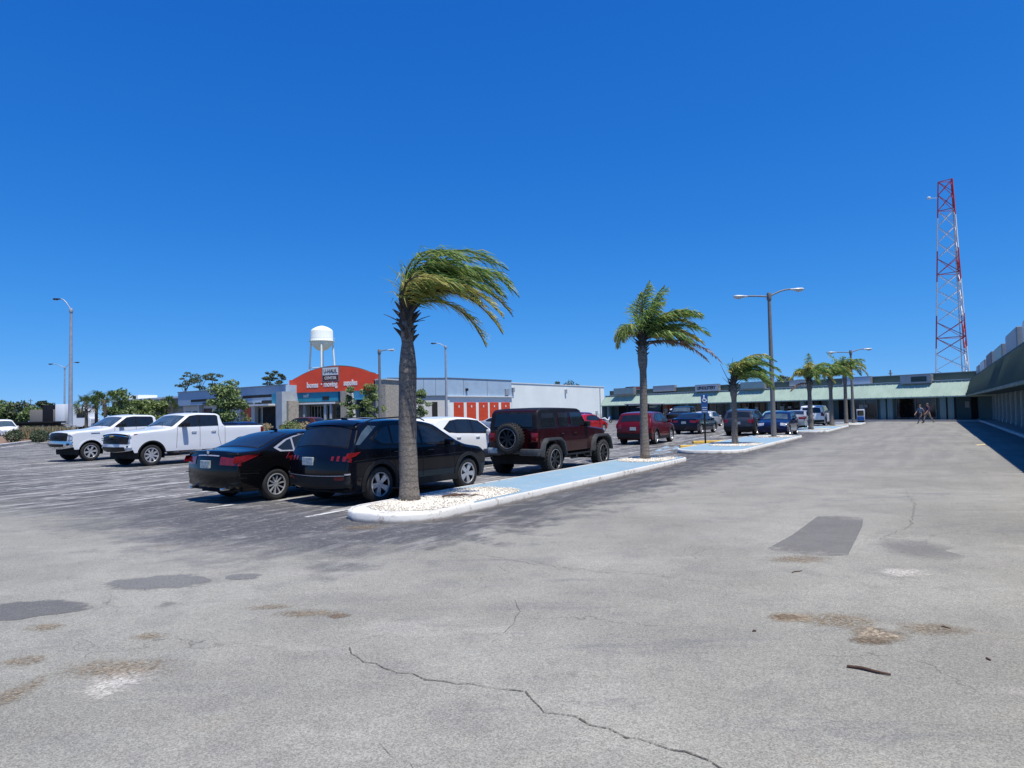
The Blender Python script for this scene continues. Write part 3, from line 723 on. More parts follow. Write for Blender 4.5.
def island(s0, s1, t0, t1, gravels, h=.15, r=None, ends=False):
    o = capsule(s0, s1, t0, t1, 0, r); m = capsule(s0, s1, t0, t1, .025, r); i = capsule(s0, s1, t0, t1, .075, r); n = len(o)
    bm = nb()
    # a kerb that is not machine-straight
    rings = []
    for poly, z in ((o, 0), (o, h-.03), (m, h), (i, h), (i, h-.03)):
        rr = random.Random(5); rings.append([bm.verts.new((x+rr.gauss(0, .008), y+rr.gauss(0, .008), z)) for x, y in poly])
    for a in range(4):
        for k in range(n): bm.faces.new((rings[a][k], rings[a][(k+1) % n], rings[a+1][(k+1) % n], rings[a+1][k]))
    root = struct('traffic_island', bm, M['kerb'], 50)
    if ends:
        bm = nb(); bm.faces.new([bm.verts.new((x, y, h-.014)) for x, y in capsule(s0, s0+(t1-t0)*1.25, t0, t1, .08, r)]); link('white_end', bm, M['kerb'], root)
    bm = nb(); bm.faces.new([bm.verts.new((x, y, h-.018)) for x, y in i]); link('painted_concrete', bm, M['kerbblue'], root)
    for ga, gb, rw in gravels:
        bm = nb(); rr = random.Random(3)
        poly = capsule(ga, gb, t0+.27, t1-.12-rw, 0, None, 8)
        bm.faces.new([bm.verts.new((x, y, h-.012)) for x, y in poly])
        c = Vector((sum(p[0] for p in poly)/len(poly), sum(p[1] for p in poly)/len(poly), 0))
        for k in range(int((gb-ga)*260)):
            a, b = rr.choice(poly), rr.choice(poly); f = rr.random(); x = a[0]*f+b[0]*(1-f)+rr.gauss(0, .03); y = a[1]*f+b[1]*(1-f)+rr.gauss(0, .03)
            sz = rr.uniform(.010, .022); v0 = len(bm.verts)
            r_ = bmesh.ops.create_cube(bm, size=sz)
            bmesh.ops.transform(bm, matrix=Matrix.Translation((x, y, h-.004+sz*.2)) @ Matrix.Rotation(rr.uniform(0, 3), 4, Vector((rr.random(), rr.random(), rr.random()+.1))), verts=r_['verts'])
        link('gravel', bm, M['gravel'], root)
    return root
island(8.38, 22.95, 6.93, 8.86, ((8.85, 12.5, .05), (20.2, 22.7, .0)), ends=True)
island(26.3, 41.8, 6.2, 8.9, ((29.6, 32.8, .3), (38.2, 41.2, .3)))
island(48.5, 63.2, 5.9, 8.5, ((51, 54, .2), (60, 62.8, .2)))
island(66.5, 73.0, 5.4, 7.9, ((67, 70, .2),))
# ------------------------------------------------------------------ vehicles
PB = paint('black blue', (9, 11, 20), .0, .25); PBK = paint('black', (11, 11, 13), .0, .25)
PW = paint('white', (208, 212, 216), 0, .3); PMAR = paint('maroon', (45, 9, 16), .2, .3)
GR = 'vehicles parked in the lot'
def bxpart(name, t, mat, args, sm=40):
    bm = nb()
    for a in args: box(bm, *a[:6], bev=a[6] if len(a) > 6 else 0.)
    return link(name, bm, mat, t, sm)
# black saloon
P = G(277, 500); hd = (.56, .828)
t, b = car('parked_car', 'black four door saloon parked rear towards us, left of the black crossover', 'car', SEDAN, PBK, P, hd, GR, 'split', 2, 'alloy')
link('trunk_trim', b.crown((.03, .985), (.05, 1.005), -.45, .45, .012), M['alloy'], t, 60)
bm = nb(); lathe(bm, [(.001, -.012), (.035, -.012), (.042, -.006), (.042, .01), (.03, .012)], 16, 'X', (.075, 0, 1.045)); link('badge', bm, M['chrome'], t, 40)
bxpart('exhaust_pipe', t, M['chrome'], [(-.0, .2, .5, .58, .28, .34, .02)]); bxpart('exhaust_pipe', t, M['chrome'], [(-.0, .2, -.58, -.5, .28, .34, .02)])
bm = nb(); tube(bm, [(1.75, 0, 1.452), (1.6, 0, 1.475), (1.55, 0, 1.47)], [.03, .025, .01], 6); link('roof_antenna', bm, PBK, t, 40)
# black crossover
P = G(381, 502.5)
t, b = car('parked_car', 'black crossover with roof spoiler and five spoke silver wheels beside the palm trunk', 'car', SUV, PB, P, (.58, .815), GR, 'five', 2, 'black')
for sg in (1, -1):
    link('pillar_trim', b.side([(.36, 1.17), (.46, 1.17), (.80, 1.40), (.98, 1.52), (.78, 1.54), (.60, 1.42)], sg, .008), M['glassblue'], t, 60)
    bm = nb(); ys = .70; tube(bm, [(.75, ys*sg, 1.60), (1.0, ys*sg, 1.665), (1.7, ys*sg, 1.69), (2.35, ys*sg, 1.655), (2.5, ys*sg, 1.60)], [.014]*5, 6); link('roof_rail', bm, M['black'], t, 40)
    link('bumper_trim', b.crown((.06, .60), (.03, .63), 1.05, 1.95, .02, sg=sg), M['alloy'], t, 60)
    link('reflector', b.crown((.08, .50), (.05, .56), .72, 1.0, .02, sg=sg), M['redlens'], t, 60)
link('bumper_trim', b.crown((.02, .575), (.01, .59), -1, 1, .02), M['alloy'], t, 60)
bm = nb(); prism(bm, [(.80, 1.62), (.96, 1.655), (.80, 1.705), (.77, 1.695)], -.02, .02); link('roof_antenna', bm, PB, t)
link('spoiler', b.crown((.40, 1.555), (.66, 1.645), -1.1, 1.1, .022, m=14), PB, t, 50)
bm = nb(); tube(bm, [(.33, 0, 1.17), (.36, .15, 1.22), (.40, .38, 1.28)], [.012, .01, .008], 6); link('rear_wiper', bm, M['black'], t)
# maroon off-roader
JE = dict(L=4.24, W=.82, r=.05, zb=.60, xr=.72, xf=3.74, Rw=.42, Ra=.50, tw=.29, ar=.0, af=.06, dr=.3, df=1.4, cr=.015, cf=.03, c0=.02, zm=.7, tuck=.02, tum=.13,
    sil=[(.03, .60), (0, .64, .03), (0, 1.26, .04), (.07, 1.775, .07), (.24, 1.84, .12), (1.4, 1.86, .4), (2.42, 1.835, .2), (2.60, 1.775, .08), (2.98, 1.31, .05), (3.3, 1.27, .2), (4.10, 1.20, .12), (4.22, 1.08, .06), (4.24, .66, .04), (4.2, .60)],
    belt=lambda x: 1.25, windscreen=((2.95, 1.36), (2.64, 1.735), .86), wins=[[(.22, 1.33), (.92, 1.33), (.92, 1.70), (.26, 1.70)], [(1.16, 1.32), (1.70, 1.32), (1.70, 1.70), (1.16, 1.70)], [(1.86, 1.32), (2.78, 1.32), (2.48, 1.70), (1.86, 1.70)]],
    mirror=(2.72, 1.36), mm=M['black'], handles=[(1.28, 1.12), (2.05, 1.12)], hm='body', seams=[[(1.04, 1.26), (1.04, .8), (1.2, .64)], [(1.78, 1.8), (1.78, .64)], [(2.88, 1.3), (2.86, .64)], [(1.04, 1.24), (2.9, 1.24)]])
P = G(552, 474.5); hd = (.55, .835)
t = thing('parked_car', 'boxy maroon off roader with black hard top and spare wheel on its tailgate', 'car', group=GR); place(t, JE, P, hd)
t.location = t.location+Vector((-.835, -.55, 0))*.0
b = Body(JE)
link('body', b.shell(), PMAR, t, 38); link('underbody', under_mesh(b), M['under'], t)
link('hard_top', b.crown((.01, 1.29), (2.52, 1.80), -1.9, 1.9, .008, n=26, m=16), M['canvas'], t, 50)
tail_ = [(.06, 1.28), (1.08, 1.28), (1.08, 1.735), (2.60, 1.735), (2.42, 1.785), (.24, 1.785), (.11, 1.72)]
for sg in (1, -1):
    link('hard_top_side', b.side(tail_, sg, .007), M['canvas'], t, 50)
    for q in JE['wins']: link('side_window', b.side(q, sg, .012), M['glass'], t, 60)
    link('wing_mirror', mirror_mesh(2.78, .70, 1.36, sg, 1.1), M['black'], t, 40)
    for hx, hz in JE['handles']: link('door_handle', handle_mesh(b, hx, hz, sg), PMAR, t, 40)
    for q in JE['seams']: link('door_seam', ribbon(b, q, sg), M['black'], t)
    for xw in (.72, 3.74):
        bm = nb(); o = [(-.70, .50), (-.58, .86), (-.40, 1.0), (.34, 1.0), (.54, .88), (.68, .50)]; i = [(.60, .50), (.47, .83), (.30, .925), (-.36, .925), (-.51, .82), (-.62, .50)]
        prism(bm, [(xw+p[0], p[1]+.02) for p in o+i], .70*sg, .955*sg); bmesh.ops.recalc_face_normals(bm, faces=bm.faces[:])
        bmesh.ops.bevel(bm, geom=bm.edges[:], offset=.022, segments=2, affect='EDGES')
        link('fender_flare', bm, M['greytrim'], t, 40)
    bxpart('taillight', t, M['redlens'], [(-.05, .05, min(.60*sg, .79*sg), max(.60*sg, .79*sg), .93, 1.17, .02)])
    bm = nb(); tube(bm, [(1.32, .74*sg, .62), (1.32, .86*sg, .50), (3.05, .86*sg, .50), (3.1, .74*sg, .62)], .032, 8)
    for x in (1.55, 2.45): tube(bm, [(x, .86*sg, .50), (x+.08, .93*sg, .40), (x+.42, .93*sg, .40), (x+.5, .86*sg, .50)], .022, 6)
    link('step_bar', bm, M['black'], t, 40)
    bxpart('headlight', t, M['clearlens'], [(4.20, 4.27, min(.42*sg, .62*sg), max(.42*sg, .62*sg), .92, 1.12, .05)])
link('windscreen', b.crown(*JE['windscreen'][:2], -.86, .86, .008), M['glassblue'], t, 60)
link('rear_window', b.crown((.005, 1.34), (.06, 1.70), -.84, .84, .015), M['glass'], t, 60)
link('grille', b.crown((4.22, 1.06), (4.24, .75), -.55, .55, .012), M['black'], t, 60)
bxpart('rear_bumper', t, M['greytrim'], [(-.17, .04, -.90, -.30, .56, .74, .03), (-.15, .04, -.32, .32, .60, .74, .02), (-.17, .04, .30, .90, .56, .74, .03)])
bxpart('front_bumper', t, M['black'], [(4.2, 4.46, -.86, .86, .56, .74, .03)])
bxpart('number_plate', t, M['plate'], [(-.20, -.165, .40, .71, .62, .77, .005)])
bxpart('tailgate_hinge', t, PMAR, [(-.02, .02, -.70, -.55, .92, .98, .006), (-.02, .02, -.70, -.55, 1.12, 1.18, .006)])
sw = link('spare_wheel', wheel_mesh(.41, .27, True), M['tyre'], t, 40); sr = link('rim', rim_mesh(.41, .27, 'dark'), [M['alloy'], M['alloydark']], sw, 40)
sw.location = (-.17, 0, 1.03); sw.rotation_euler = (0, 0, PI/2)
add_wheels(t, b, 'dark', True, .80)
# two white pickups
def pickup(label, P, head, fr, style):
    sp = dict(PICK)
    t, b = car('pickup_truck', label, 'pickup truck', sp, PW, P, head, 'white pickups parked nose out', style, 2, 'black', axle='xf', side=-1)
    for sg in (1, -1):
        for xw in (sp['xf'], sp['xr']):
            a0 = math.asin((sp['zb']-sp['Rw'])/sp['Ra']); q = []
            for k in range(17): a = a0+(PI-2*a0)*k/16; q.append((xw+sp['Ra']*math.cos(a), sp['Rw']+sp['Ra']*math.sin(a)))
            for k in range(17): a = PI-a0-(PI-2*a0)*k/16; q.append((xw+(sp['Ra']+.05)*math.cos(a), sp['Rw']+(sp['Ra']+.05)*math.sin(a)))
            link('wheel_arch_lip', b.side(q, sg, .01), M['black'] if fr == 'black' else PW, t, 50)
        bm = nb(); tube(bm, [(1.9, .96*sg, .47), (2.0, 1.0*sg, .43), (4.1, 1.0*sg, .43), (4.2, .96*sg, .47)], .045, 8); link('running_board', bm, M['black'], t, 40)
    bxpart('bed_cover', t, M['black'], [(.12, 1.84, -.84, .84, 1.405, 1.435, .01)])
    bxpart('rear_bumper', t, M['chrome'], [(-.14, .06, -.95, .95, .60, .80, .03)])
    if fr == 'black':    # tall black grille, slim lamps, body colour bumper
        link('grille', b.crown((5.82, 1.235), (5.945, .86), -.98, .98, .016, m=14), M['black'], t, 60)
        bxpart('grille_bar', t, M['black'], [(5.93, 5.99, -.60, .60, z, z+.025, .008) for z in (.98, 1.05)])
        link('grille_bar', b.crown((5.875, 1.175), (5.885, 1.15), -.97, .97, .024, m=14), M['chrome'], t, 60)
        bm = nb(); prism(bm, [(-.11, -.02), (-.11, .02), (-.05, .02), (-.04, .036), (.04, .036), (.05, .02), (.11, .02), (.11, -.02), (.05, -.02), (.04, -.036), (-.04, -.036), (-.05, -.02)], 5.90, 5.96, plane='YZ')
        for v in bm.verts: v.co.z += 1.135
        link('badge', bm, M['amberbadge'], t)
        for sg in (1, -1):
            link('headlight', b.crown((5.79, 1.25), (5.86, 1.19), .99, 2.0, .016, sg=sg), M['clearlens'], t, 60); link('headlight', b.side([(5.50, 1.215), (5.62, 1.19), (5.64, 1.205), (5.60, 1.225)], sg, .011), M['amber'], t, 60)
            link('headlight', b.crown((5.93, 1.06), (5.94, .93), .985, 1.45, .016, sg=sg), M['clearlens'], t, 60)
        link('front_bumper', b.crown((5.945, .84), (5.93, .62), -1.95, 1.95, .035, m=24), PW, t, 60)
        link('bumper_opening', b.crown((5.95, .74), (5.90, .56), -.85, .85, .045, m=12), M['black'], t, 60)
        for sg in (1, -1): link('fog_light', b.crown((5.945, .80), (5.945, .70), .95, 1.2, .045, sg=sg), M['black'], t, 60)
    else:                # wide chrome bumper, dark blue black grille
        link('grille', b.crown((5.80, 1.24), (5.945, .90), -.86, .86, .014, m=14), M['black'], t, 60)
        bxpart('grille_bar', t, M['black'], [(5.93, 5.985, -.55, .55, z, z+.03, .008) for z in (.95, 1.02, 1.09)])
        for sg in (1, -1): link('headlight', b.crown((5.86, 1.20), (5.94, .96), .90, 1.85, .018, sg=sg), M['clearlens'], t, 60)
        link('front_bumper', b.crown((5.945, .88), (5.90, .58), -1.95, 1.95, .045, m=24), M['chrome'], t, 60)
        link('bumper_opening', b.crown((5.95, .76), (5.95, .64), -.7, .7, .055, m=12), M['black'], t, 60)
        for sg in (1, -1): link('fog_light', b.crown((5.945, .80), (5.945, .66), .9, 1.25, .055, sg=sg), M['black'], t, 60)
        for sg in (1, -1):
            bm = nb(); box(bm, 4.62, 4.98, -.01, .004, 1.17, 1.21, .003)
            for v in bm.verts: v.co.y = sg*(b.Y(4.7, 1.19)+.004+abs(v.co.y)*.5)
            link('fender_badge', bm, M['chrome'], t)
    bm = nb()
    for y0 in (-.42, .42): tube(bm, [(4.24, y0, 1.462), (4.10, y0*.4, 1.55), (4.0, y0*.1, 1.62)], .008, 5)
    link('wiper', bm, M['black'], t)
    return t, b
M['amberbadge'] = vary('gold emblem', (.55, .38, .10, 1), .1, 8, .3, .6)
hd = (-.545, -.838)
P = G(152, 466)
pickup('white pickup with black grille and small gold emblem, nearer of the two', P, hd, 'black', 'truck')
P = G(91, 461)
pickup('white pickup with wide chrome front bumper, farther of the two', P, hd, 'chrome', 'six')
# the others in the lot
def other(label, sp, rgb, P, hd, style='five', **k):
    return car('parked_car', label, 'car', sp, paint(str(rgb), rgb, k.pop('metal', .15), .3), P, hd, GR, style, k.pop('det', 1), **k)
u = (U.x, U.y); nu = (-U.x, -U.y); v = (VL.x, VL.y); nv = (-VL.x, -VL.y)
H_ = Vector((U.x, U.y, 0))
P = Vector((-1.95, 21.3, 0)); other('white crossover with dark windows parked between the black crossover and the maroon off roader', CROSS, (222, 224, 224), P, (.55, .835), metal=0)
P = Vector((-5.35, 22.2, 0)); other('blue car with its roof just showing behind the black saloon and black crossover', SEDAN, (28, 70, 140), P, (.55, .835), 'split')
P = Vector((-7.0, 31.5, 0)); other('silver car with its pale roof just showing beyond the black crossover', CROSS, (175, 182, 188), P, u)
P = Vector((-16.6, 44.6, 0)); other('dark blue hatchback parked beyond the bed of the nearer white pickup', MINI, (20, 28, 62), P, v)
P = Vector((-19.8, 70.5, 0)); other('brown car with lit red tail lamps in front of the glazed shop entrance', CROSS, (78, 42, 38), P, (-.95, .3))
P = Vector((-2.2, 56.0, 0)); other('silver saloon in front of the orange roller doors', SEDAN, (178, 186, 194), P, (.8, -.6))
P = Vector((-1.6, 62.5, 0)); other('white hatchback in front of the orange roller doors', MINI, (215, 220, 224), P, (.8, -.6), metal=0)
P = G(588, 433); other('bright red coupe seen beyond the front of the maroon off roader', MINI, (168, 22, 30), P, (.60, .80))
P = Vector((6.6, 61.0, 0)); other('plum coloured car behind the bright red coupe', CROSS, (88, 22, 58), P, v)
P = G(657, 444.3); other('dark red crossover with a dark lower bumper behind the second palm', CROSS, (92, 14, 24), P, (.47, .88), 'five', rimtrim='black')
P = G(702, 434); other('navy saloon seen from the rear beside the accessible parking sign', SEDAN, (17, 22, 42), P, (.56, .83), 'split')
P = V(690, 428, 64).xy.to_3d(); P.z = 0
t, b = car('pickup_truck', 'black pickup with chrome bumper in front of the dark garage opening', 'pickup truck', PICK, PBK, P, (-.45, -.89), GR, 'truck', 1, axle='xf', side=-1)
link('grille', b.crown((5.82, 1.235), (5.935, .93), -.9, .9, .014), M['black'], t, 60); link('front_bumper', b.crown((5.94, .90), (5.93, .66), -1.95, 1.95, .035, m=24), M['chrome'], t, 60)
P = Vector((15.2, 75.0, 0)); other('pale beige van between the dark red crossover and the black pickup', VAN, (172, 164, 150), P, u)
P = Vector((17.2, 67.0, 0)); other('white crossover parked between the black pickup and a silver car', BIGSUV, (220, 222, 224), P, u, metal=0)
P = Vector((18.6, 64.0, 0)); other('silver hatchback half hidden by the navy saloon', MINI, (170, 176, 182), P, u)
P = G(757, 435.6); other('slate grey crossover seen from the rear between third palm and lamp post', CROSS, (52, 58, 70), P, (.52, .854))
P = Vector((20.6, 52.5, 0)); other('pale teal saloon with reflecting windscreen left of the lamp post', SEDAN, (150, 186, 186), P, nu, axle='xf', side=-1)
P = G(790, 436.2); other('dark blue hatchback with bright headlamp parked nose out behind the lamp post', MINI, (14, 26, 64), P, nu, axle='xf', side=-1)
P = Vector((22.6, 53.0, 0)); other('silver saloon with red tail lamps between blue hatchback and fourth palm', SEDAN, (150, 152, 156), P, u)
P = G(826, 427.3); other('large white four wheel drive wagon seen from the rear by the fourth palm', BIGSUV, (218, 220, 222), P, u, metal=0)
P = Vector((22.5, 66.0, 0)); other('dark blue crossover behind the pale teal saloon', CROSS, (30, 44, 78), P, u)
P = Vector((-52.2, 70.0, 0)); t, b = other('white van with red markings cut by the left picture edge', VAN, (222, 224, 226), P, (.9, -.42), metal=0, det=1, axle='xf', side=1)
for sg in (1, -1): link('red_marking', b.side([(3.0, .9), (3.5, .75), (3.9, 1.0), (3.4, 1.12)], sg, .012), M['redlens'], t, 60)
# dark trailer with a pale flat roof, beside the dark red crossover
t = thing('box_trailer', 'dark open sided trailer with a pale flat roof behind the dark red crossover', 'trailer', (12.2, 63.5, 0), math.atan2(U.y, U.x))
bxpart('body', t, M['black'], [(-1.9, 1.9, -1.05, 1.05, .5, .95, .03), (-1.9, -1.8, -1.05, -.9, .9, 2.2), (-1.9, -1.8, .9, 1.05, .9, 2.2), (1.8, 1.9, -1.05, -.9, .9, 2.2), (1.8, 1.9, .9, 1.05, .9, 2.2), (-1.75, 1.75, -.95, .95, .95, 1.95, .05)])
bxpart('roof', t, M['pale_roof'] if 'pale_roof' in M else PW, [(-2.05, 2.05, -1.2, 1.2, 2.2, 2.32, .03)])
for x in (-.45, .45):
    for sg in (1, -1):
        o = link('wheel', wheel_mesh(.33, .2), M['tyre'], t, 40); o.location = (x*1.1, sg*1.12, .33); r = link('rim', rim_mesh(.33, .2, 'six'), [M['alloy'], M['alloydark']], o, 40)
        if sg < 0: r.rotation_euler = (0, 0, PI)
bm = nb(); tube(bm, [(1.9, 0, .5), (3.0, 0, .5)], .05, 6); link('drawbar', bm, M['black'], t)
# motor scooter by the end of the white wall
t = thing('motor_scooter', 'small white and blue motor scooter by the end of the white wall', 'scooter', (12.9, 95, 0), .3)
for x in (-.55, .6):
    bm = nb(); lathe(bm, [(.15, -.05), (.24, -.06), (.26, 0), (.24, .06), (.15, .05), (.15, -.05)], 20, 'Y', (x, 0, .26)); link('wheel', bm, M['tyre'], t, 40)
bm = nb(); tube(bm, [(-.75, 0, .62), (-.3, 0, .66), (0, 0, .4), (.3, 0, .36), (.5, 0, .8)], [.1, .17, .13, .12, .13], 10); link('body', bm, PW, t, 50)
bxpart('seat', t, M['black'], [(-.75, -.05, -.13, .13, .76, .86, .04)])
bm = nb(); tube(bm, [(.6, 0, .26), (.5, 0, .95)], .03, 6); tube(bm, [(.45, -.33, 1.05), (.5, 0, .98), (.45, .33, 1.05)], .02, 6); link('handlebar', bm, M['black'], t)
bm = nb(); prism(bm, [(.50, .5), (.58, .55), (.52, .95), (.44, .95)], -.2, .2); link('leg_shield', bm, paint('blue', (40, 90, 160)), t)
# ------------------------------------------------------------------ palms and trees
def leafmat(name, c1, c2, rough=.5, trans=.25):
    t = NT(name); p = t.pos(); n = t.noise(p, 2.5, 4); g = t.n('ShaderNodeNewGeometry')
    k = t.ramp(t.math('ADD', t.math('MULTIPLY', n, .6), t.math('MULTIPLY', g.outputs['Random Per Island'], .4)), .25, .75)
    b = t.n('ShaderNodeBsdfPrincipled'); col = t.mix(k, c1, c2); t.set(b.inputs['Base Color'], col); b.inputs['Roughness'].default_value = rough
    tr = t.n('ShaderNodeBsdfTranslucent', Color=col)
    mx = t.n('ShaderNodeMixShader', Fac=trans, i1=b, i2=tr); t.t.links.new(mx.outputs[0], t.out.inputs[0]); return t.m
M['frond'] = leafmat('palm frond green', (.105, .20, .045, 1), (.29, .40, .11, 1), .55, .45)
M['frondyel'] = leafmat('palm frond yellowing', (.30, .31, .06, 1), (.48, .42, .12, 1), .5, .3)
M['fronddead'] = leafmat('dead palm frond', (.17, .11, .075, 1), (.30, .21, .15, 1), .8, .1)
M['boot'] = vary('palm leaf bases', (.055, .045, .038, 1), .4, 9, .9, fine=40, bump=.5)
def bark():
    t = NT('grey ringed palm bark'); p = t.pos()
    z = t.n('ShaderNodeSeparateXYZ', i0=p).outputs['Z']
    n = t.noise(p, 5, 6, .65); n2 = t.noise(p, 28, 4, .7)
    zz = t.math('ADD', t.math('MULTIPLY', z, 52.), t.math('MULTIPLY', n, 16.))
    ring = t.ramp(t.math('SINE', zz), .6, 1.)
    st = t.n('ShaderNodeCombineXYZ', X=t.math('MULTIPLY', t.n('ShaderNodeSeparateXYZ', i0=p).outputs['X'], 40), Y=t.math('MULTIPLY', t.n('ShaderNodeSeparateXYZ', i0=p).outputs['Y'], 40), Z=t.math('MULTIPLY', z, 3)).outputs[0]
    fib = t.noise(st, 1, 3, .6)
    c = t.mix(t.ramp(n2, .3, .7), (.115, .10, .086, 1), (.225, .20, .172, 1)); c = t.mix(t.math('MULTIPLY', ring, .6), c, (.075, .068, .06, 1))
    c = t.mix(t.ramp(n, .56, .72, 0, .5), c, (.32, .31, .29, 1)); c = t.mix(t.ramp(fib, .55, .75, 0, .2), c, (.07, .06, .055, 1))
    t.bsdf(Base__Color=c, Roughness=.92, Normal=t.bump(t.math('SUBTRACT', t.math('ADD', n2, t.math('MULTIPLY', fib, .5)), t.math('MULTIPLY', ring, .35)), .6, .02)); return t.m
M['bark'] = bark()
WIND = Vector((1, .12, 0)).normalized()
def frond(bm, base, az, el, L, kw, kd, nl, ll, rr, bare=False, lw=.024, mi=0, limp=1.):
    d = Vector((math.cos(az)*math.cos(el), math.sin(az)*math.cos(el), math.sin(el))); p = Vector(base); n = 14; pts = [p.copy()]; ds = [d.copy()]
    for i in range(n):
        f = (i+1)/n
        d = (d+WIND*kw*(.25+f)/n*2.6+Vector((0, 0, -1))*kd*(.2+f)/n*2.6).normalized(); p = p+d*L/n; pts.append(p.copy()); ds.append(d.copy())
    tube(bm, pts, [.028*(1-.85*i/n)*(L/2.2)**.5+.003 for i in range(n+1)], 5, mi=2)
    if bare: return
    for k in range(nl):
        f = .10+.90*k/nl+rr.uniform(-.008, .008); x = max(0, min(n-1e-3, f*n)); i = int(x); q = pts[i].lerp(pts[i+1], x-i); t = ds[i].lerp(ds[i+1], x-i).normalized()
        sd_ = t.cross(Vector((0, 0, 1))); sd_ = sd_.normalized() if sd_.length > .05 else Vector((0, 1, 0)); up = sd_.cross(t)
        l = ll*(math.sin(PI*min(1, f*.86+.16))**.6)*rr.uniform(.75, 1.15)
        for s in (1, -1):
            a = (t*.65+sd_*s*rr.uniform(.35, 1.25)+up*rr.uniform(-.2, .55)+WIND*(.35+kw)*rr.uniform(.3, .9)+Vector((0, 0, -1))*.38*limp*rr.uniform(.4, 1.5)).normalized()
            c = (a+WIND*.45*rr.uniform(.4, 1.1)+Vector((0, 0, -1))*limp*rr.uniform(.4, 1.2)).normalized()
            m = q+a*l*.5; e = m+c*l*.55
            wv = a.cross(Vector((rr.uniform(-1, 1), rr.uniform(-1, 1), rr.uniform(-1, 1)))).normalized()*lw*.5
            v0 = [bm.verts.new(q+wv*.6), bm.verts.new(q-wv*.6), bm.verts.new(m-wv), bm.verts.new(m+wv)]; tip = bm.verts.new(e)
            f1 = bm.faces.new(v0); f2 = bm.faces.new((v0[3], v0[2], tip))
            g = 1 if (mi == 0 and rr.random() < .10) else mi
            f1.material_index = g; f2.material_index = g
def palm(label, base, ht, rads, fronds, seed, L, boots=.7, spikes=(), lean=0., lw=.024, nl=62):
    rr = random.Random(seed); t = thing('palm_tree', label, 'palm tree', base, 0, 'palms along the kerbed islands')
    bm = nb(); n = 22; pts = []; rs = []
    for i in range(n+1):
        f = i/n; z = ht*f; pts.append((lean*f*f+.01*math.sin(7*f+seed), .01*math.cos(6*f+seed), z-.02))
        for j in range(len(rads)-1):
            if rads[j][0] <= f <= rads[j+1][0]:
                g = (f-rads[j][0])/(rads[j+1][0]-rads[j][0]); g = g*g*(3-2*g); r = rads[j][1]*(1-g)+rads[j+1][1]*g
        rs.append(r*(1+rr.uniform(-.02, .02)))
    tube(bm, pts, rs, 24); link('trunk', bm, M['bark'], t, 180)
    top = Vector(pts[-1]); rt = rs[-1]
    bm = nb()
    for k in range(int(26*boots)+6):   # old leaf bases below the crown
        a = k*2.4; z = ht-.62*boots+.9*boots*k/(26*boots+6); r0 = rt*1.02
        o = Vector((pts[-1][0]+r0*.75*math.cos(a), r0*.75*math.sin(a), z)); d = Vector((math.cos(a), math.sin(a), 1.1)).normalized(); l = rr.uniform(.10, .26)
        tube(bm, [o-d*.05, o+d*l*.5, o+d*l+Vector((math.cos(a), math.sin(a), 0))*.03], [rt*.42, rt*.3, rt*.06], 5)
    tube(bm, [top-Vector((0, 0, .05)), top+Vector((0, 0, .35)), top+Vector((0, 0, .6))], [rt*1.15, rt*.9, rt*.3], 10)
    link('leaf_bases', bm, M['boot'], t, 50)
    if spikes:
        bm = nb()
        for az, el, l in spikes:
            frond(bm, top+Vector((rt*.6*math.cos(az), rt*.6*math.sin(az), -.1)), az, el, l, .05, .12, 0, 0, rr, True)
        for f in bm.faces: f.material_index = 0
        link('dead_stalks', bm, M['boot'], t, 50)
    bm = nb(); dead = nb(); hasdead = False
    for f in fronds:
        az, el, l, kw, kd = f[:5]; mi = f[5] if len(f) > 5 else 0
        b0 = top+Vector((rt*.4*math.cos(az), rt*.4*math.sin(az), rr.uniform(.1, .45)*L/2.2))
        if mi == 3: frond(dead, b0-Vector((0, 0, .35)), az, el, l, kw, kd, nl, .34*L/2.2, rr, False, lw, 0, 1.4); hasdead = True
        else: frond(bm, b0, az, el, l, kw, kd, nl, (.62 if mi == 0 else .5)*L/2.2, rr, False, lw, mi)
    link('crown', bm, [M['frond'], M['frondyel'], M['boot']], t)
    if hasdead: link('dead_frond', dead, [M['fronddead'], M['fronddead'], M['fronddead']], t)
    else: dead.free()
    return t
def ringfronds(n, rr, L, els, kw, kd, yel=.15):
    out = []
    for k in range(n):
        az = 2*PI*k/n*1.0+rr.uniform(-.3, .3); el = rr.uniform(*els); away = -math.cos(az)
        out.append((az, el+.25*max(0, away), L*rr.uniform(.8, 1.08), kw*rr.uniform(.75, 1.2)+.12*max(0, away), kd*rr.uniform(.7, 1.3), 1 if (rr.random() < yel and el < .7) else 0))
    return out
rr = random.Random(11)
g = G(408, 508)
def gust(n, rr, L, els, kw, kd, yel=.1, spread=(-3.1, 3.1)):
    out = []
    for k in range(n):
        az = spread[0]+(spread[1]-spread[0])*(k+.5)/n+rr.uniform(-.2, .2); back = max(0, -math.cos(az)); el = rr.uniform(*els)+.15*back
        out.append((az, min(1.5, el), L*rr.uniform(.82, 1.1)*(1-.38*back), kw*rr.uniform(.8, 1.2)*(1+.6*back), kd*rr.uniform(.75, 1.25), 1 if rr.random() < yel else 0))
    return out
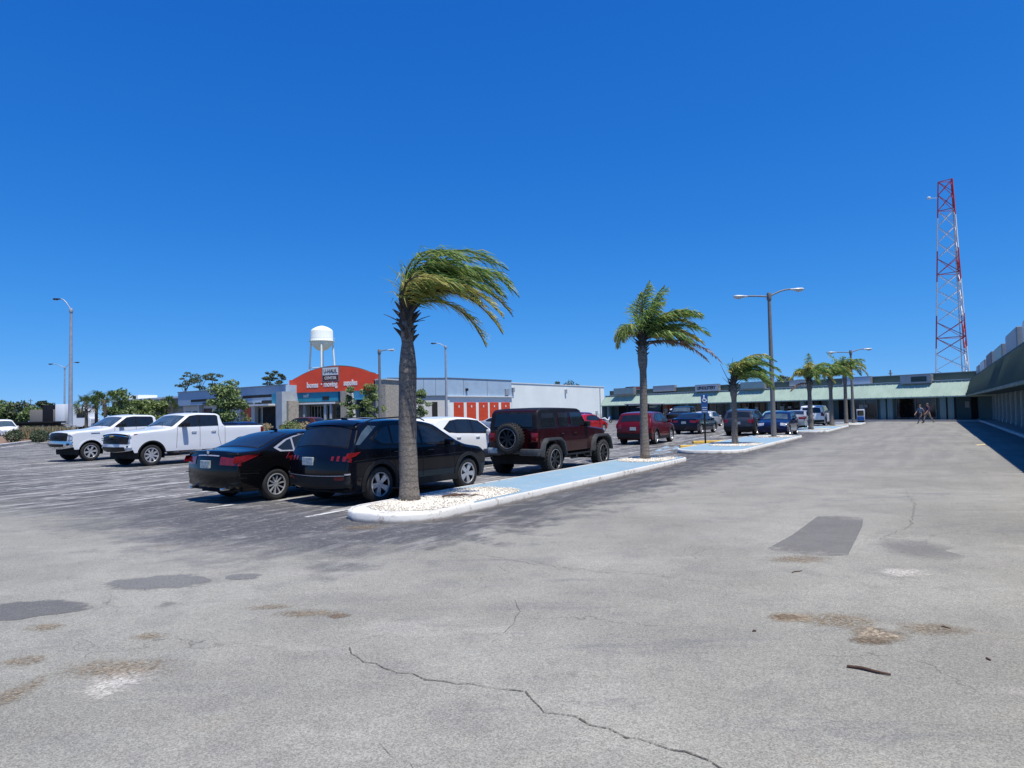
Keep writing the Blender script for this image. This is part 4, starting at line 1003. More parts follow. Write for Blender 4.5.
palm('tallest near palm with a thick grey trunk and wind blown crown', (g.x, g.y+.15, .11), 3.48, [(0, .218), (.035, .19), (.15, .174), (.5, .168), (.72, .166), (.84, .135), (.88, .10), (.92, .135), (1, .125)],
     gust(13, rr, 2.15, (1.05, 1.38), .98, 1.15, 0)+gust(12, rr, 1.85, (.8, 1.15), 1.1, 1.25, .1)+[(.1, .75, 2.35, .45, 1.25, 1), (-.5, .6, 2.2, .6, 1.2, 1), (.4, .95, 2.32, .55, 1.15, 0), (-.2, 1.1, 2.46, .6, 1.09, 0), (-.3, .45, 2.2, .45, 1.3, 1), (.3, 1.2, 2.50, .55, 0.98, 0), (0, .9, 2.50, .5, 1.21, 0), (-.1, .3, 1.9, .3, 1.4, 1)], 2, 2.1,
     spikes=[(3.1, .55, .42), (2.6, .2, .30), (.2, .5, .40), (-.3, .25, .30), (3.6, .0, .22)], lw=.018, nl=66)
g = G(646, 463)
palm('second palm with one dead brown frond hanging right, behind the off roader', (g.x, g.y+.12, .13), 3.80, [(0, .19), (.06, .152), (.3, .132), (.5, .125), (.78, .112), (.84, .16), (.95, .15), (1, .11)],
     [(2.7, 1.0, 1.25, -.1, 1.9, 1), (3.2, .85, 1.15, -.1, 2.0, 1), (2.2, 1.1, 1.1, -.05, 1.8, 1), (-2.6, .9, 1.2, -.1, 1.9, 0)]+[(1.4, 1.38, 1.95, .22, .16), (2.0, 1.46, 2.0, .28, .12), (.3, 1.3, 1.9, .28, .2), (-1, 1.35, 1.9, .28, .2), (.2, 1.05, 2.0, .4, .5), (-.3, .95, 2.1, .45, .6), (.5, .9, 1.9, .45, .45), (-.7, 1.05, 1.8, .45, .5), (1.2, 1.1, 1.6, .45, .5), (-1.6, 1.15, 1.5, .5, .5), (2.4, 1.3, 1.6, .35, .2)]
     +[(.1, .65, 2.3, .25, .85, 1), (-.3, .55, 2.2, .3, .9, 1), (.4, .5, 2.2, .3, .85, 0), (-.7, .5, 1.8, .45, .9, 0), (.8, .5, 1.7, .45, .9, 0), (.0, .8, 2.3, .35, .7, 0), (.25, .95, 2.2, .4, .6, 0), (-.5, .8, 2.2, .4, .7, 0), (.7, .75, 2.0, .4, .7, 0), (-.2, .6, 2.4, .3, .8, 0), (-.1, .4, 2.0, .3, .8, 1), (.2, .3, 1.9, .3, .9, 0), (0, .3, 2.9, .1, .75, 3), (.15, .2, 2.6, .1, .7, 3)], 3, 2.0,
     spikes=[(.3, .9, .5), (2.9, .8, .4), (0, .5, .35), (.5, 1.1, .55)], lw=.030, nl=70)
g = G(735, 447)
rr = random.Random(21)
palm('short third palm with bare upright stalks and crown blown hard right, second island', (g.x+.05, g.y+.1, .12), 2.70, [(0, .17), (.08, .138), (.5, .118), (.75, .11), (.85, .155), (1, .12)],
     gust(18, rr, 1.85, (.9, 1.4), .95, 1.3, .05)+[(.2, 1.1, 2.4, .5, 1.1), (-.2, 1.0, 2.5, .5, 1.15), (.4, .8, 2.4, .55, 1.2), (-.5, 1.2, 2.4, .6, 1.0), (0, 1.25, 2.3, .5, .95, 1), (.1, .6, 2.2, .5, 1.2), (-.3, .7, 2.4, .55, 1.1)], 4, 1.9,
     spikes=[(2.7, 1.15, 1.15), (1.5, 1.5, 1.3), (3.3, .8, .6), (-.4, .9, .35)], lw=.034, nl=60)
rr = random.Random(31)
for (px, py, ht, L, nf, lab, wind, extra) in ((811, 431.3, 3.5, 1.9, 12, 'fourth palm with drooping brown tipped frond on its left, beside the white wagon', .25, [(3.0, .2, 1.5, .0, .9, 3), (2.8, .4, 1.5, 0, .9, 1), (1.5, 1.4, 1.9, .1, .2)]),
      (832, 427.6, 3.85, 1.9, 12, 'fifth palm with slim pale trunk right of the white wagon', .45, [(.1, .5, 2.2, .2, .5, 1)]),
      (846.5, 425.3, 4.5, 2.1, 13, 'farthest palm, its crown crossing the far lamp post', .3, [(2.4, 1.0, 2.2, -.1, .2), (.2, .6, 2.2, .2, .6)])):
    g = G(px, py)
    palm(lab, (g.x, g.y, .12), ht, [(0, .21), (.08, .165), (.5, .145), (.75, .135), (.85, .19), (1, .13)], gust(nf+8, rr, L*1.1, (.6, 1.25), wind+.1, 1.4, .15)+extra, int(px), L, spikes=[(3.0, .4, .5)], lw=.045, nl=54)

M['leaf_mid'] = leafmat('mid green leaves', (.060, .11, .026, 1), (.15, .21, .06, 1), .5, .2)
M['leaf_dark'] = leafmat('dark evergreen leaves', (.018, .038, .014, 1), (.050, .075, .028, 1), .6, .15)
M['leaf_lime'] = leafmat('light green leaves', (.075, .125, .022, 1), (.15, .20, .05, 1), .5, .25)
M['leaf_dry'] = leafmat('dry grass blades', (.20, .165, .085, 1), (.30, .25, .14, 1), .8, .15)
M['wood'] = vary('tree bark', (.10, .08, .06, 1), .3, 6, .9, fine=40, bump=.4)
def leaves(bm, c, rx, ry, rz, n, sz, rr, shell=.55):
    for _ in range(n):
        while True:
            d = Vector((rr.uniform(-1, 1), rr.uniform(-1, 1), rr.uniform(-1, 1)))
            if 0 < d.length <= 1: break
        d = d.normalized()*(shell+(1-shell)*rr.random()) if rr.random() < .75 else d
        p = Vector(c)+Vector((d.x*rx, d.y*ry, d.z*rz))
        a = Vector((rr.gauss(0, 1), rr.gauss(0, 1), rr.gauss(0, 1))).normalized(); b = a.orthogonal().normalized(); s = sz*rr.uniform(.6, 1.4)
        bm.faces.new([bm.verts.new(p+a*s), bm.verts.new(p+b*s*.5), bm.verts.new(p-a*s), bm.verts.new(p-b*s*.5)])
def tree(name, label, cat, loc, h, cw, mat, seed, nclump=26, per=70, sz=.12, base=.3, group=None, shape='round', trunk=.12):
    rr = random.Random(seed); t = thing(name, label, cat, loc, 0, group)
    bm = nb(); tube(bm, [(0, 0, -.1), (rr.uniform(-.1, .1), 0, h*base), (rr.uniform(-.2, .2), rr.uniform(-.1, .1), h*.85)], [trunk, trunk*.75, trunk*.15], 8)
    cl = []
    for k in range(nclump):
        f = rr.random(); z = h*(base+(1-base)*f)
        wz = {'round': math.sin(PI*min(1, .12+f*.85))**.6, 'cone': (1-f)**.7+.08, 'flat': .5+.5*f}[shape]
        a = rr.uniform(0, 2*PI); r = cw/2*wz*math.sqrt(rr.random())*.85; cl.append(Vector((r*math.cos(a), r*math.sin(a), z)))
    for c in cl[::2]:
        tube(bm, [(0, 0, max(h*base*.8, c.z-h*.25)), c*.6+Vector((0, 0, c.z*.35)), c], [trunk*.4, trunk*.22, trunk*.08], 5)
    link('trunk', bm, M['wood'], t, 60)
    bm = nb()
    for c in cl:
        q = rr.uniform(.6, 1.25)*cw*.15; leaves(bm, c, q*1.2, q*1.2, q*(.8 if shape != 'flat' else .4), per, sz, rr)
    link('crown', bm, M[mat], t); return t
tree('shade_tree', 'round green tree in front of the grey shop wing, behind the nearer white pickup', 'tree', (X(226, 58), 58, 0), 4.75, 3.7, 'leaf_mid', 1, 42, 120, .11, .22)
tree('shade_tree', 'slim green tree left of the stone pier by the shop entrance', 'tree', (X(351, 83), 83, 0), 5.0, 2.2, 'leaf_mid', 2, 22, 80, .12, .3)
tree('shade_tree', 'broad light green tree right of the shop entrance, under the orange sign', 'tree', (X(371, 82), 82, 0), 5.2, 3.4, 'leaf_lime', 3, 30, 80, .12, .25)
tree('shade_tree', 'small green tree by the grey wall right of the nearest palm trunk', 'tree', (X(421, 86), 86, 0), 4.6, 2.6, 'leaf_mid', 4, 22, 80, .12, .3)
for i, (px, Y, hh, cwd) in enumerate(((185, 190, 14.2, 7), (200, 205, 14.4, 7), (213, 200, 14.6, 6), (268, 190, 14.4, 4.5), (279, 198, 15.4, 5))):
    tree('pine_tree', ('flat topped pine above the grey shop wing, leftmost of five', 'flat topped pine second from left above the grey shop wing', 'flat topped pine just left of the round green tree, above the roofline', 'thin pine with sparse crown left of the orange sign', 'taller thin pine nearest the orange sign')[i], 'pine', (X(px, Y), Y, 0), hh, cwd, 'leaf_dark', 40+i, 16, 60, .22, .72, 'pines beyond the shop', 'flat', .2)
rr = random.Random(5)
def fanpalm(label, loc, h, seed):
    rr = random.Random(seed); t = thing('fan_palm', label, 'palm tree', loc, 0, 'fan palms beyond the pickups'); bm = nb()
    tube(bm, [(0, 0, -.1), (.05, 0, h*.5), (0, .05, h-.2)], [.2, .17, .16], 10); link('trunk', bm, M['wood'], t, 60)
    bm = nb()
    for k in range(34):
        a = rr.uniform(0, 6.3); el = rr.uniform(-.6, 1.3); d = Vector((math.cos(a)*math.cos(el), math.sin(a)*math.cos(el), math.sin(el))); c = Vector((0, 0, h))+d*rr.uniform(.7, 1.1)
        tube(bm, [(0, 0, h-.1), c], [.02, .012], 4, mi=1); s = d.orthogonal().normalized(); s2 = d.cross(s); yl = 1 if el < .1 and rr.random() < .6 else 0
        ph = rr.uniform(0, 3)
        for j in range(13):
            b = -1.5+3*j/12; side = s*math.cos(ph)+s2*math.sin(ph); q = (d*math.cos(b)+side*math.sin(b)).normalized(); e = c+q*.75+Vector((0, 0, -.18)); wv = q.cross(Vector((.3, .5, .8))).normalized()*.035
            f = bm.faces.new([bm.verts.new(c+wv*.3), bm.verts.new(c-wv*.3), bm.verts.new(c+q*.4-wv), bm.verts.new(e), bm.verts.new(c+q*.4+wv)]); f.material_index = yl
    link('crown', bm, [M['leaf_mid'], M['leaf_dry']], t); return t
fanpalm('leftmost fan palm with yellowed lower leaves beside the white box lorry', (X(86, 78), 78, 0), 3.3, 1)
fanpalm('middle fan palm of the three beyond the farther white pickup', (X(96, 80), 80, 0), 3.9, 2)
fanpalm('rightmost fan palm of the three, against the bushy tree', (X(105, 79), 79, 0), 3.7, 3)
fanpalm('lone small fan palm in front of the low grey building', (X(167, 92), 92, 0), 3.4, 4)
tree('bushy_tree', 'bushy dark green tree right of the fan palms', 'tree', (X(119, 84), 84, 0), 5.2, 3.6, 'leaf_mid', 8, 34, 80, .16, .15)
for i, (px, Y, hh, cwd, mt, lab) in enumerate(((136, 88, 4.3, 4.5, 'leaf_lime', 'light green rounded bush above the farther white pickup'), (149, 90, 4.1, 4.2, 'leaf_lime', 'light green bush between two others in front of the low grey building'), (160, 91, 3.9, 3.6, 'leaf_lime', 'light green bush left of the lone small fan palm'))):
    tree('bush', lab, 'bush', (X(px, Y), Y, 0), hh, cwd, mt, 60+i, 26, 70, .17, .08, 'bushes by the low grey building', 'round', .06)
for i, (px, Y, hh, cwd, mt, lab) in enumerate(((-8, 125, 5.2, 8, 'leaf_mid', 'broad tree at the left picture edge behind the white van'), (6, 130, 4.9, 6, 'leaf_lime', 'lighter green tree right of the tree at the picture edge'), (22, 128, 4.9, 7, 'leaf_dark', 'dark green tree in the middle of the far left trees'), (33, 126, 4.1, 5, 'leaf_mid', 'lower green tree left of the grey lorry trailer'), (44, 150, 6.2, 5, 'leaf_dark', 'small dark tree directly behind the white box lorry'))):
    tree('broadleaf_tree', lab, 'tree', (X(px, Y), Y, 0), hh, cwd, mt, 80+i, 30, 70, .26, .06, 'trees at the far left')
for i, (px, Y, hh, cwd) in enumerate(((780, 150, 8.3, 5), (790, 152, 8.0, 4), (800, 155, 7.6, 4), (855, 140, 7.4, 3))):
    tree('broadleaf_tree', ('dark tree behind the green roof, leftmost of three between lamp post and fourth palm', 'small dark tree behind the green roof, middle of three', 'dark tree behind the green roof, just left of the fourth palm', 'tiny dark treetop behind the green roof by the far lamp post')[i], 'tree', (X(px, Y), Y, 0), hh, cwd, 'leaf_dark', 90+i, 16, 60, .25, .5, 'trees behind the green roofed shops')
for i, px in enumerate((557, 572)):
    tree('broadleaf_tree', ('left of two dark treetops above the long white wall', 'right of two dark treetops above the long white wall')[i], 'tree', (X(px, 210), 210, 0), 10.2, 7, 'leaf_dark', 97+i, 14, 60, .3, .5, 'trees behind the white wall')
# planted verge at the far left, with dry grasses and clipped shrubs
M['mulch'] = vary('pine bark mulch', (.19, .125, .085, 1), .4, 1.2, .95, fine=12, bump=.6)
bm = nb(); vg = [(-36.5, 48.3), (-44, 66.3), (-75, 86), (-100, 84), (-100, 30), (-52, 26.5)]
c = Vector((-66, 58, .9)); vs = [bm.verts.new((x, y, .0)) for x, y in vg]; vi = [bm.verts.new((x+(c.x-x)*.22, y+(c.y-y)*.22, .5)) for x, y in vg]; cv = bm.verts.new(c)
for k in range(len(vg)):
    j = (k+1) % len(vg); bm.faces.new((vs[k], vs[j], vi[j], vi[k])); bm.faces.new((vi[k], vi[j], cv))
struct('planted_verge', bm, M['mulch'], 180)
bm = nb()
for k in range(len(vg)):
    a = Vector(vg[k]).to_3d(); b_ = Vector(vg[(k+1) % len(vg)]).to_3d()
    if k > 1: continue
    d = (b_-a).normalized(); box(bm, 0, (b_-a).length, -.09, .09, 0, .15, .02, mtx=Matrix.Translation(a) @ Matrix.Rotation(math.atan2(d.y, d.x), 4, 'Z'))
struct('verge_kerb', bm, M['kerb'])
bm = nb(); rr = random.Random(9)
for k in range(420):
    px = rr.uniform(18, 74); Y = rr.uniform(58, 72)
    x = X(px, Y); h = rr.uniform(.5, 1.0)
    for j in range(16):
        a = rr.uniform(0, 6.3); q = Vector((x+rr.gauss(0, .15), Y+rr.gauss(0, .15), .35)); e = q+Vector((math.cos(a)*.3, math.sin(a)*.3, h)); wv = Vector((-math.sin(a), math.cos(a), 0))*.03
        bm.faces.new([bm.verts.new(q+wv), bm.verts.new(q-wv), bm.verts.new(e)])
tag(link('dry_grass', bm, M['leaf_dry']), 'dry tan grasses on the planted verge beyond the pickups', 'grass', kind='stuff')
for px, py, Y, s, lab in ((14, 433, 56, .75, 'clipped dark green shrub nearest the left picture edge'), (40, 432, 55, .7, 'clipped dark green shrub left of the farther pickup')):
    t = thing('shrub', lab, 'shrub', (X(px, Y), Y, .15), 0, 'clipped shrubs on the verge'); bm = nb()
    leaves(bm, (0, 0, s*.6), s, s, s*.75, 900, .07, rr, .6); link('foliage', bm, M['leaf_dark'], t); bm = nb(); tube(bm, [(0, 0, -.1), (0, 0, s*.6)], .04, 6); link('stem', bm, M['wood'], t)
for px, Y, s, mt, lab in ((231, 50, .8, 'leaf_lime', 'pale olive shrub between the round tree and the nearer pickup bed'), (266, 75, .7, 'leaf_dry', 'small dry shrub left of the shop entrance pier'), (291, 62, .95, 'leaf_lime', 'olive shrub left of the brown car'), (303, 64, .85, 'leaf_dry', 'pale dry shrub below the brown car'), (276, 58, .4, 'leaf_dry', 'low scrubby plant on the pale path')):
    t = thing('shrub', lab, 'shrub', (X(px, Y), Y, 0), 0, 'shrubs by the shop entrance'); bm = nb()
    leaves(bm, (0, 0, s*.75), s*1.1, s*1.1, s*.8, 600, .08, rr, .5); link('foliage', bm, M[mt], t); bm = nb(); tube(bm, [(0, 0, -.05), (0, 0, s*.6)], .05, 6); link('stem', bm, M['wood'], t)
# ------------------------------------------------------------------ buildings
M['blockgrey'] = vary('grey blue painted block', (.30, .41, .52, 1), .08, 1., .85, fine=14, bump=.15)
M['teal'] = vary('teal panel', (.022, .24, .36, 1), .08, 1.2, .5, fine=20)
M['cyan'] = vary('bright cyan panel', (.10, .48, .66, 1), .08, 1.2, .45, fine=20)
M['orange'] = vary('orange red metal panel', (.75, .070, .022, 1), .08, .8, .5, fine=20)
M['orangedoor'] = vary('orange roller door', (.62, .070, .018, 1), .08, .8, .5, fine=20)
M['stucco'] = vary('white painted wall', (.70, .745, .71, 1), .05, .25, .9, fine=8, bump=.1)
M['offwhite'] = vary('off white plaster', (.52, .52, .50, 1), .08, .6, .9, fine=10)
M['stone'] = vary('stacked stone', (.32, .29, .24, 1), .35, 5, .9, fine=12, bump=.6)
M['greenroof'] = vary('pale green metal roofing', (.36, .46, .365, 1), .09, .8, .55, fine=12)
M['greenshade'] = vary('green roofing with shade painted in', (.075, .115, .095, 1), .12, .8, .55, fine=12)  # pale green roofing repeated darker, the wing's shade put in its colour
M['bandgreen'] = vary('dark green painted band', (.040, .075, .066, 1), .15, .8, .7, fine=10)
M['bluegreen'] = vary('blue green painted wall', (.115, .19, .20, 1), .12, .8, .85, fine=10)
M['coldoor'] = vary('pale green column paint', (.42, .50, .51, 1), .10, .8, .8, fine=10)
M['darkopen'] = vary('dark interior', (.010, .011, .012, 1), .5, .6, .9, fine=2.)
M['redbrown'] = vary('red brown shopfront', (.085, .022, .020, 1), .3, 1., .6, fine=6)
M['signgrey'] = vary('weathered blank sign face', (.36, .40, .42, 1), .12, 1.2, .6, fine=14)
M['signgreen'] = vary('faded pale green sign face', (.36, .47, .42, 1), .12, 1.2, .6, fine=14)
M['signwhite'] = vary('white sign face', (.66, .67, .66, 1), .08, 1.5, .55, fine=14)
M['signmar'] = vary('faded maroon sign face', (.20, .13, .14, 1), .2, 1.2, .6, fine=14)
M['alu'] = vary('grey aluminium frame', (.25, .26, .27, 1), .1, 3, .45, .5)
M['letterblack'] = vary('black lettering', (.015, .015, .02, 1), .2, 4, .6)
M['letterwhite'] = vary('white lettering', (.75, .75, .74, 1), .05, 4, .6)
M['roofing'] = vary('flat roof membrane', (.40, .40, .39, 1), .1, .4, .9)
M['galv'] = vary('galvanised steel', (.36, .38, .41, 1), .1, 3, .5, .35)
M['lampgrey'] = vary('grey lamp post', (.165, .16, .155, 1), .15, 4, .6, .1)
M['reflectglass'] = vary('shop window glass', (.022, .026, .026, 1), .4, .8, .05, fine=3., spec=.7)
def interior():  # shop pane colour, goods and painted reflections together
    t = NT('shop window with goods and painted reflections'); p = t.pos(); n = t.noise(p, .9, 5, .7, 1.); m = t.n('ShaderNodeTexVoronoi', Vector=p, Scale=1.4).outputs['Color']
    c = t.mix(t.ramp(n, .5, .62), (.016, .017, .018, 1), t.mix(.7, (.11, .085, .05, 1), m, 'MULTIPLY'))  # olive reflections and goods are both painted into the pane colour
    b = t.bsdf(Base__Color=c, Roughness=.08); b.inputs['Specular IOR Level'].default_value = .6; return t.m
M['shopglass'] = interior()
class Fac:
    def __init__(s, t, P0, P1):
        s.t = t; s.P0 = Vector((P0[0], P0[1], 0)); d = Vector((P1[0], P1[1], 0))-s.P0; s.len = d.length; s.ux = d.normalized()
        s.m = Matrix.Translation(s.P0-t.location) @ Matrix.Rotation(math.atan2(d.y, d.x), 4, 'Z')
    def x(s, px, y=0.):
        P = s.P0+Vector((-s.ux.y, s.ux.x, 0))*y; r = ray(px, 409); a, b = r.x, r.y
        # P + ux*k = (a,b)*t
        det = -s.ux.x*b+s.ux.y*a; k = (P.x*b-P.y*a)/det; return k
    def z(s, px, py, y=0.):
        k = s.x(px, y); Q = s.P0+s.ux*k+Vector((-s.ux.y, s.ux.x, 0))*y; return V(px, py, Q.y).z
    def box(s, name, mat, *bs, parent=None, bev=0.):
        bm = nb()
        for b in bs: box(bm, *b, bev=bev)
        bmesh.ops.transform(bm, matrix=s.m, verts=bm.verts[:]); return link(name, bm, mat, parent or s.t)
    def prism(s, name, mat, poly, y0, y1, plane='XZ', parent=None):
        bm = nb(); prism(bm, poly, y0, y1, plane=plane); bmesh.ops.transform(bm, matrix=s.m, verts=bm.verts[:]); return link(name, bm, mat, parent or s.t)
    def window(s, x0, x1, z0, z1, y, n, glass='reflectglass', frame='alu', fw=.07, rec=.12, bars=0):
        fr = [(x0, x1, y-.03, y+rec, z0, z0+fw), (x0, x1, y-.03, y+rec, z1-fw, z1)]
        for k in range(n+1):
            x = x0+(x1-x0-fw)*k/n; fr.append((x, x+fw, y-.025, y+rec-.01, z0+fw, z1-fw))
        for k in range(bars): zz = z0+(z1-z0)*(k+1)/(bars+1); fr.append((x0+fw, x1-fw, y-.02, y+rec-.02, zz-fw/2, zz+fw/2))
        f = s.box('window_frame', M[frame], *fr); s.box('pane', M[glass], (x0+.02, x1-.02, y+.05, y+.07, z0+.02, z1-.02), parent=f); return f
    def text(s, body, x, y, z, size, mat, bold=0., sx=1., extr=.015, parent=None, rot=0.):
        return text_mesh('lettering', body, size, M[mat], parent or s.t, s.m @ Matrix.Translation((x, y, z)) @ Matrix.Rotation(rot, 4, 'Y'), bold, sx, extr)

# ---- storage shop with the arched orange sign
c0 = Vector((X(335, 97), 97, 0))
t = thing('storage_shop', 'grey storage shop with arched orange sign, teal band and orange roller doors', 'building', c0)
A = Fac(t, (X(178, 119), 119), (X(286, 97.5), 97.5))
A.box('wall', M['offwhite'], (0, A.len, .9, 15, 0, 3.85))
A.box('parapet', M['blockgrey'], (0, A.len, 0, 15.5, 3.9, 6.2)); A.box('coping', M['alu'], (-.1, A.len, -.1, .25, 6.2, 6.32))
for a, b, py in ((191, 217, 400.3), (243, 272, 396.4)):
    z = A.z((a+b)/2, py); A.box('clerestory_window', M['darkopen'], (A.x(a), A.x(b), -.03, .02, z-.2, z+.2))
A.box('parapet_step', M['bandgreen'], (A.x(203), A.x(217), -.06, .03, 3.95, 4.3)); A.box('vent_louvre', M['darkopen'], (A.x(262), A.x(272), -.05, .02, A.z(267, 403.3), A.z(267, 400.4)))
A.box('corner_panel', M['teal'], (A.x(272.5), A.len+.1, -.12, .05, A.z(280, 403.5), A.z(280, 393.6)))
for a, b in ((180, 184), (186, 191), (193, 200), (204, 212), (245, 251)):
    A.box('red_door', M['orangedoor'] if a == 245 else M['redbrown'], (A.x(a, .9), A.x(b, .9), .82, .93, 0, 2.9 if a < 200 else 3.3))
A.window(A.x(255.5, .9), A.x(261.5, .9), .8, 3.1, .8, 2, 'reflectglass')
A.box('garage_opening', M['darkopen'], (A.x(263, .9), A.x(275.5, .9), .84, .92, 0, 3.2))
A.box('entrance_canopy', M['signwhite'], (A.x(252), A.x(276), -1.2, .9, 3.35, 3.6))
A.box('grey_pier', M['signgrey'], (A.x(276.2, -1.6), A.x(282, -1.6), -1.6, .6, 0, 5.2))
A.box('stone_pier', M['stone'], (A.x(282.3, -.9), A.x(288.5, -.9), -.9, .7, 0, 3.9))
for a in (197, 220, 238, 252.5): A.box('column', M['offwhite'], (A.x(a)-.25, A.x(a)+.25, .2, .8, 0, 3.9))
B = Fac(t, (X(290, 100), 100), (X(378, 94), 94)); L = B.len
B.box('wall', M['blockgrey'], (0, L, 1.6, 16, 0, 5.6))
n = 22; xl, xr, fl, fr = B.x(294, -.5), B.x(374, -.5), B.x(289.6, -.5), B.x(379.6, -.5)
arch = [(xl, 5.1), (xr, 5.1), (xr, 6.4), (fr, 6.42), (fr, 7.2), (xr+.2, 7.3)]
for k in range(1, n): f = k/n; arch.append((xl+(xr-xl)*(1-f), 7.2-.25*f+1.55*(1-(2*f-1)**2)**.9))
arch += [(xl-.2, 6.98), (fl, 6.95), (fl, 6.2), (xl, 6.15)]
B.prism('arched_sign', M['orange'], arch, -.55, -.1)
tr = arch[4:]; 
bm = nb(); tube(bm, [(p[0], -.34, p[1]+.04) for p in arch[5:-3]], .09, 6); bmesh.ops.transform(bm, matrix=B.m, verts=bm.verts[:]); link('sign_coping', bm, M['bandgreen'], t, 60)
xa, xb = B.x(323, -.6), B.x(338.5, -.6); za, zb = B.z(330, 381), B.z(330, 368)
sg = B.box('logo_panel', M['signwhite'], (xa, xb, -.62, -.56, zb-(zb-za)*.56, zb)); B.box('logo_panel_frame', M['alu'], (xa-.12, xb+.12, -.60, -.555, za-.1, zb+.1))
sg2 = B.box('logo_lower_panel', M['redbrown'], (xa, xb, -.62, -.605, za, za+(zb-za)*.40))
B.text('U-HAUL', (xa+xb)/2, -.63, zb-(zb-za)*.28, (zb-za)*.42, 'letterblack', .012, (xb-xa)*.9/((zb-za)*.42*3.75), parent=t)
B.text('CENTER', (xa+xb)/2, -.63, za+(zb-za)*.2, (zb-za)*.30, 'letterwhite', .004, 1., parent=t)
for body, px, py, wpx in (('boxes', 312.5, 385.3, 13.), ('·', 321.5, 384.6, 2), ('moving', 330.5, 384.2, 15.5), ('supplies', 350.5, 382.8, 19)):
    k = B.x(px, -.6); z = B.z(px, py, -.6); w_ = B.x(px+wpx/2, -.6)-B.x(px-wpx/2, -.6)
    B.text(body, k, -.57, z, 1.08 if body != '·' else 1.4, 'letterwhite', .035, w_/(1.08*.55*len(body)) if body != '·' else 1., parent=t)
B.box('teal_band', M['teal'], (-.5, B.x(340), -.4, 1.65, 3.75, 5.08)); B.text('self', B.x(308), -.42, B.z(308, 395.8), .7, 'letterwhite', .01)
for a, b in ((284, 294.5), (324.5, 331)):
    B.box('vent_louvre', M['darkopen'], (B.x(a), B.x(b), -.44, -.38, B.z((a+b)/2, 399.8), B.z((a+b)/2, 396.5)))
B.box('canopy_fascia', M['alu'], (-.3, B.x(341), -1.3, 1.6, 3.35, 3.68)); B.box('canopy_edge', M['signwhite'], (-.32, B.x(341), -1.34, -1.28, 3.38, 3.6))
for a in (293, 309, 330, 335.5): B.box('canopy_post', M['signgrey'], (B.x(a)-.16, B.x(a)+.16, -1.1, -.8, 0, 3.35))
B.window(B.x(292, 1.5), B.x(311, 1.5), .15, 3.2, 1.5, 4); B.window(B.x(311.5, 1.5), B.x(327, 1.5), .02, 3.2, 1.5, 5, 'shopglass', 'signwhite'); B.window(B.x(327.5, 1.5), B.x(341, 1.5), .15, 3.2, 1.5, 3)
B.box('stone_pier', M['stone'], (B.x(340.5, -1.5), B.x(347, -1.5), -1.5, .3, 0, 5.09)); B.box('white_pier', M['signwhite'], (B.x(347.2, -1.2), B.x(350.3, -1.2), -1.2, .2, 0, 5.09))
B.box('teal_band', M['teal'], (B.x(350.5), B.x(355), -.3, 1.65, 3.75, 5.08)); B.box('cyan_panel', M['cyan'], (B.x(355.2), B.x(374), -.36, 1.62, 3.9, 5.08))
B.window(B.x(351, 1.5), B.x(374, 1.5), .15, 3.7, 1.5, 5)
B.box('stone_pier', M['stone'], (B.x(376, -1.0), L+1.9, -1.0, 6.8, 0, 6.4)); B.box('pier_cap', M['offwhite'], (B.x(375.6, -1.0), L+2.1, -1.1, 6.9, 6.4, 6.55))
B.box('lower_parapet', M['stone'], (-2.4, .2, 1.0, 2.0, 3.9, 6.3))
Cc = Fac(t, (X(388, 101), 101), (X(446, 104.5), 104.5))
Cc.box('wall', M['offwhite'], (0, Cc.len, .25, 14, 0, 4.4)); Cc.box('parapet', M['blockgrey'], (0, Cc.len, 0, 14.2, 4.45, 7.05)); Cc.box('coping', M['alu'], (-.05, Cc.len+.05, -.08, .3, 7.05, 7.15))
for a in (400, 412, 424, 436): Cc.box('panel_joint', M['alu'], (Cc.x(a)-.03, Cc.x(a)+.03, -.02, .01, 4.45, 7.04))
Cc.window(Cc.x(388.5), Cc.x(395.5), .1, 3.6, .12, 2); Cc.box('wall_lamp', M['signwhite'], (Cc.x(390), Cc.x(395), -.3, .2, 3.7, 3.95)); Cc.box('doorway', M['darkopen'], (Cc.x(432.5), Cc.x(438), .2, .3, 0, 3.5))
Dd = Fac(t, (X(446.3, 104.6), 104.6), (X(512, 118), 118))
Dd.box('wall', M['stucco'], (0, Dd.len, .06, 10, 0, 4.3)); Dd.box('parapet', M['blockgrey'], (0, Dd.len, 0, 10.2, 4.4, 7.1)); Dd.box('ledge', M['signwhite'], (0, Dd.len, -.25, 0.05, 4.28, 4.42)); Dd.box('coping', M['alu'], (-.05, Dd.len+.05, -.08, .3, 7.1, 7.2))
for a in (464, 487.5): Dd.box('panel_joint', M['alu'], (Dd.x(a)-.05, Dd.x(a)+.05, -.02, .01, 4.43, 7.09))
Dd.box('wall_lamp', M['black'], (Dd.x(466.5)-.2, Dd.x(466.5)+.2, -.3, 0, 5.2, 5.6)); Dd.box('wall_vent', M['galv'], (Dd.x(505), Dd.x(508.5), -.3, 0, 4.6, 5.7)); Dd.box('corner_trim', M['signwhite'], (-.1, .7, -.06, .05, 0, 4.27))
for a, b in ((454, 463.8), (467, 476), (479, 488), (490, 498.7), (501.4, 510)):
    bm = nb(); x0, x1 = Dd.x(a), Dd.x(b); box(bm, x0, x1, .0, .1, 0, 3.4)
    for k in range(16): box(bm, x0, x1, -.02, .01, .05+k*.21, .05+k*.21+.12)
    bmesh.ops.transform(bm, matrix=Dd.m, verts=bm.verts[:]); d_ = link('roller_door', bm, M['orangedoor'], t); Dd.box('number_plate', M['signwhite'], ((x0+x1)/2-.12, (x0+x1)/2+.12, -.04, -.02, 2.6, 2.95), parent=d_)
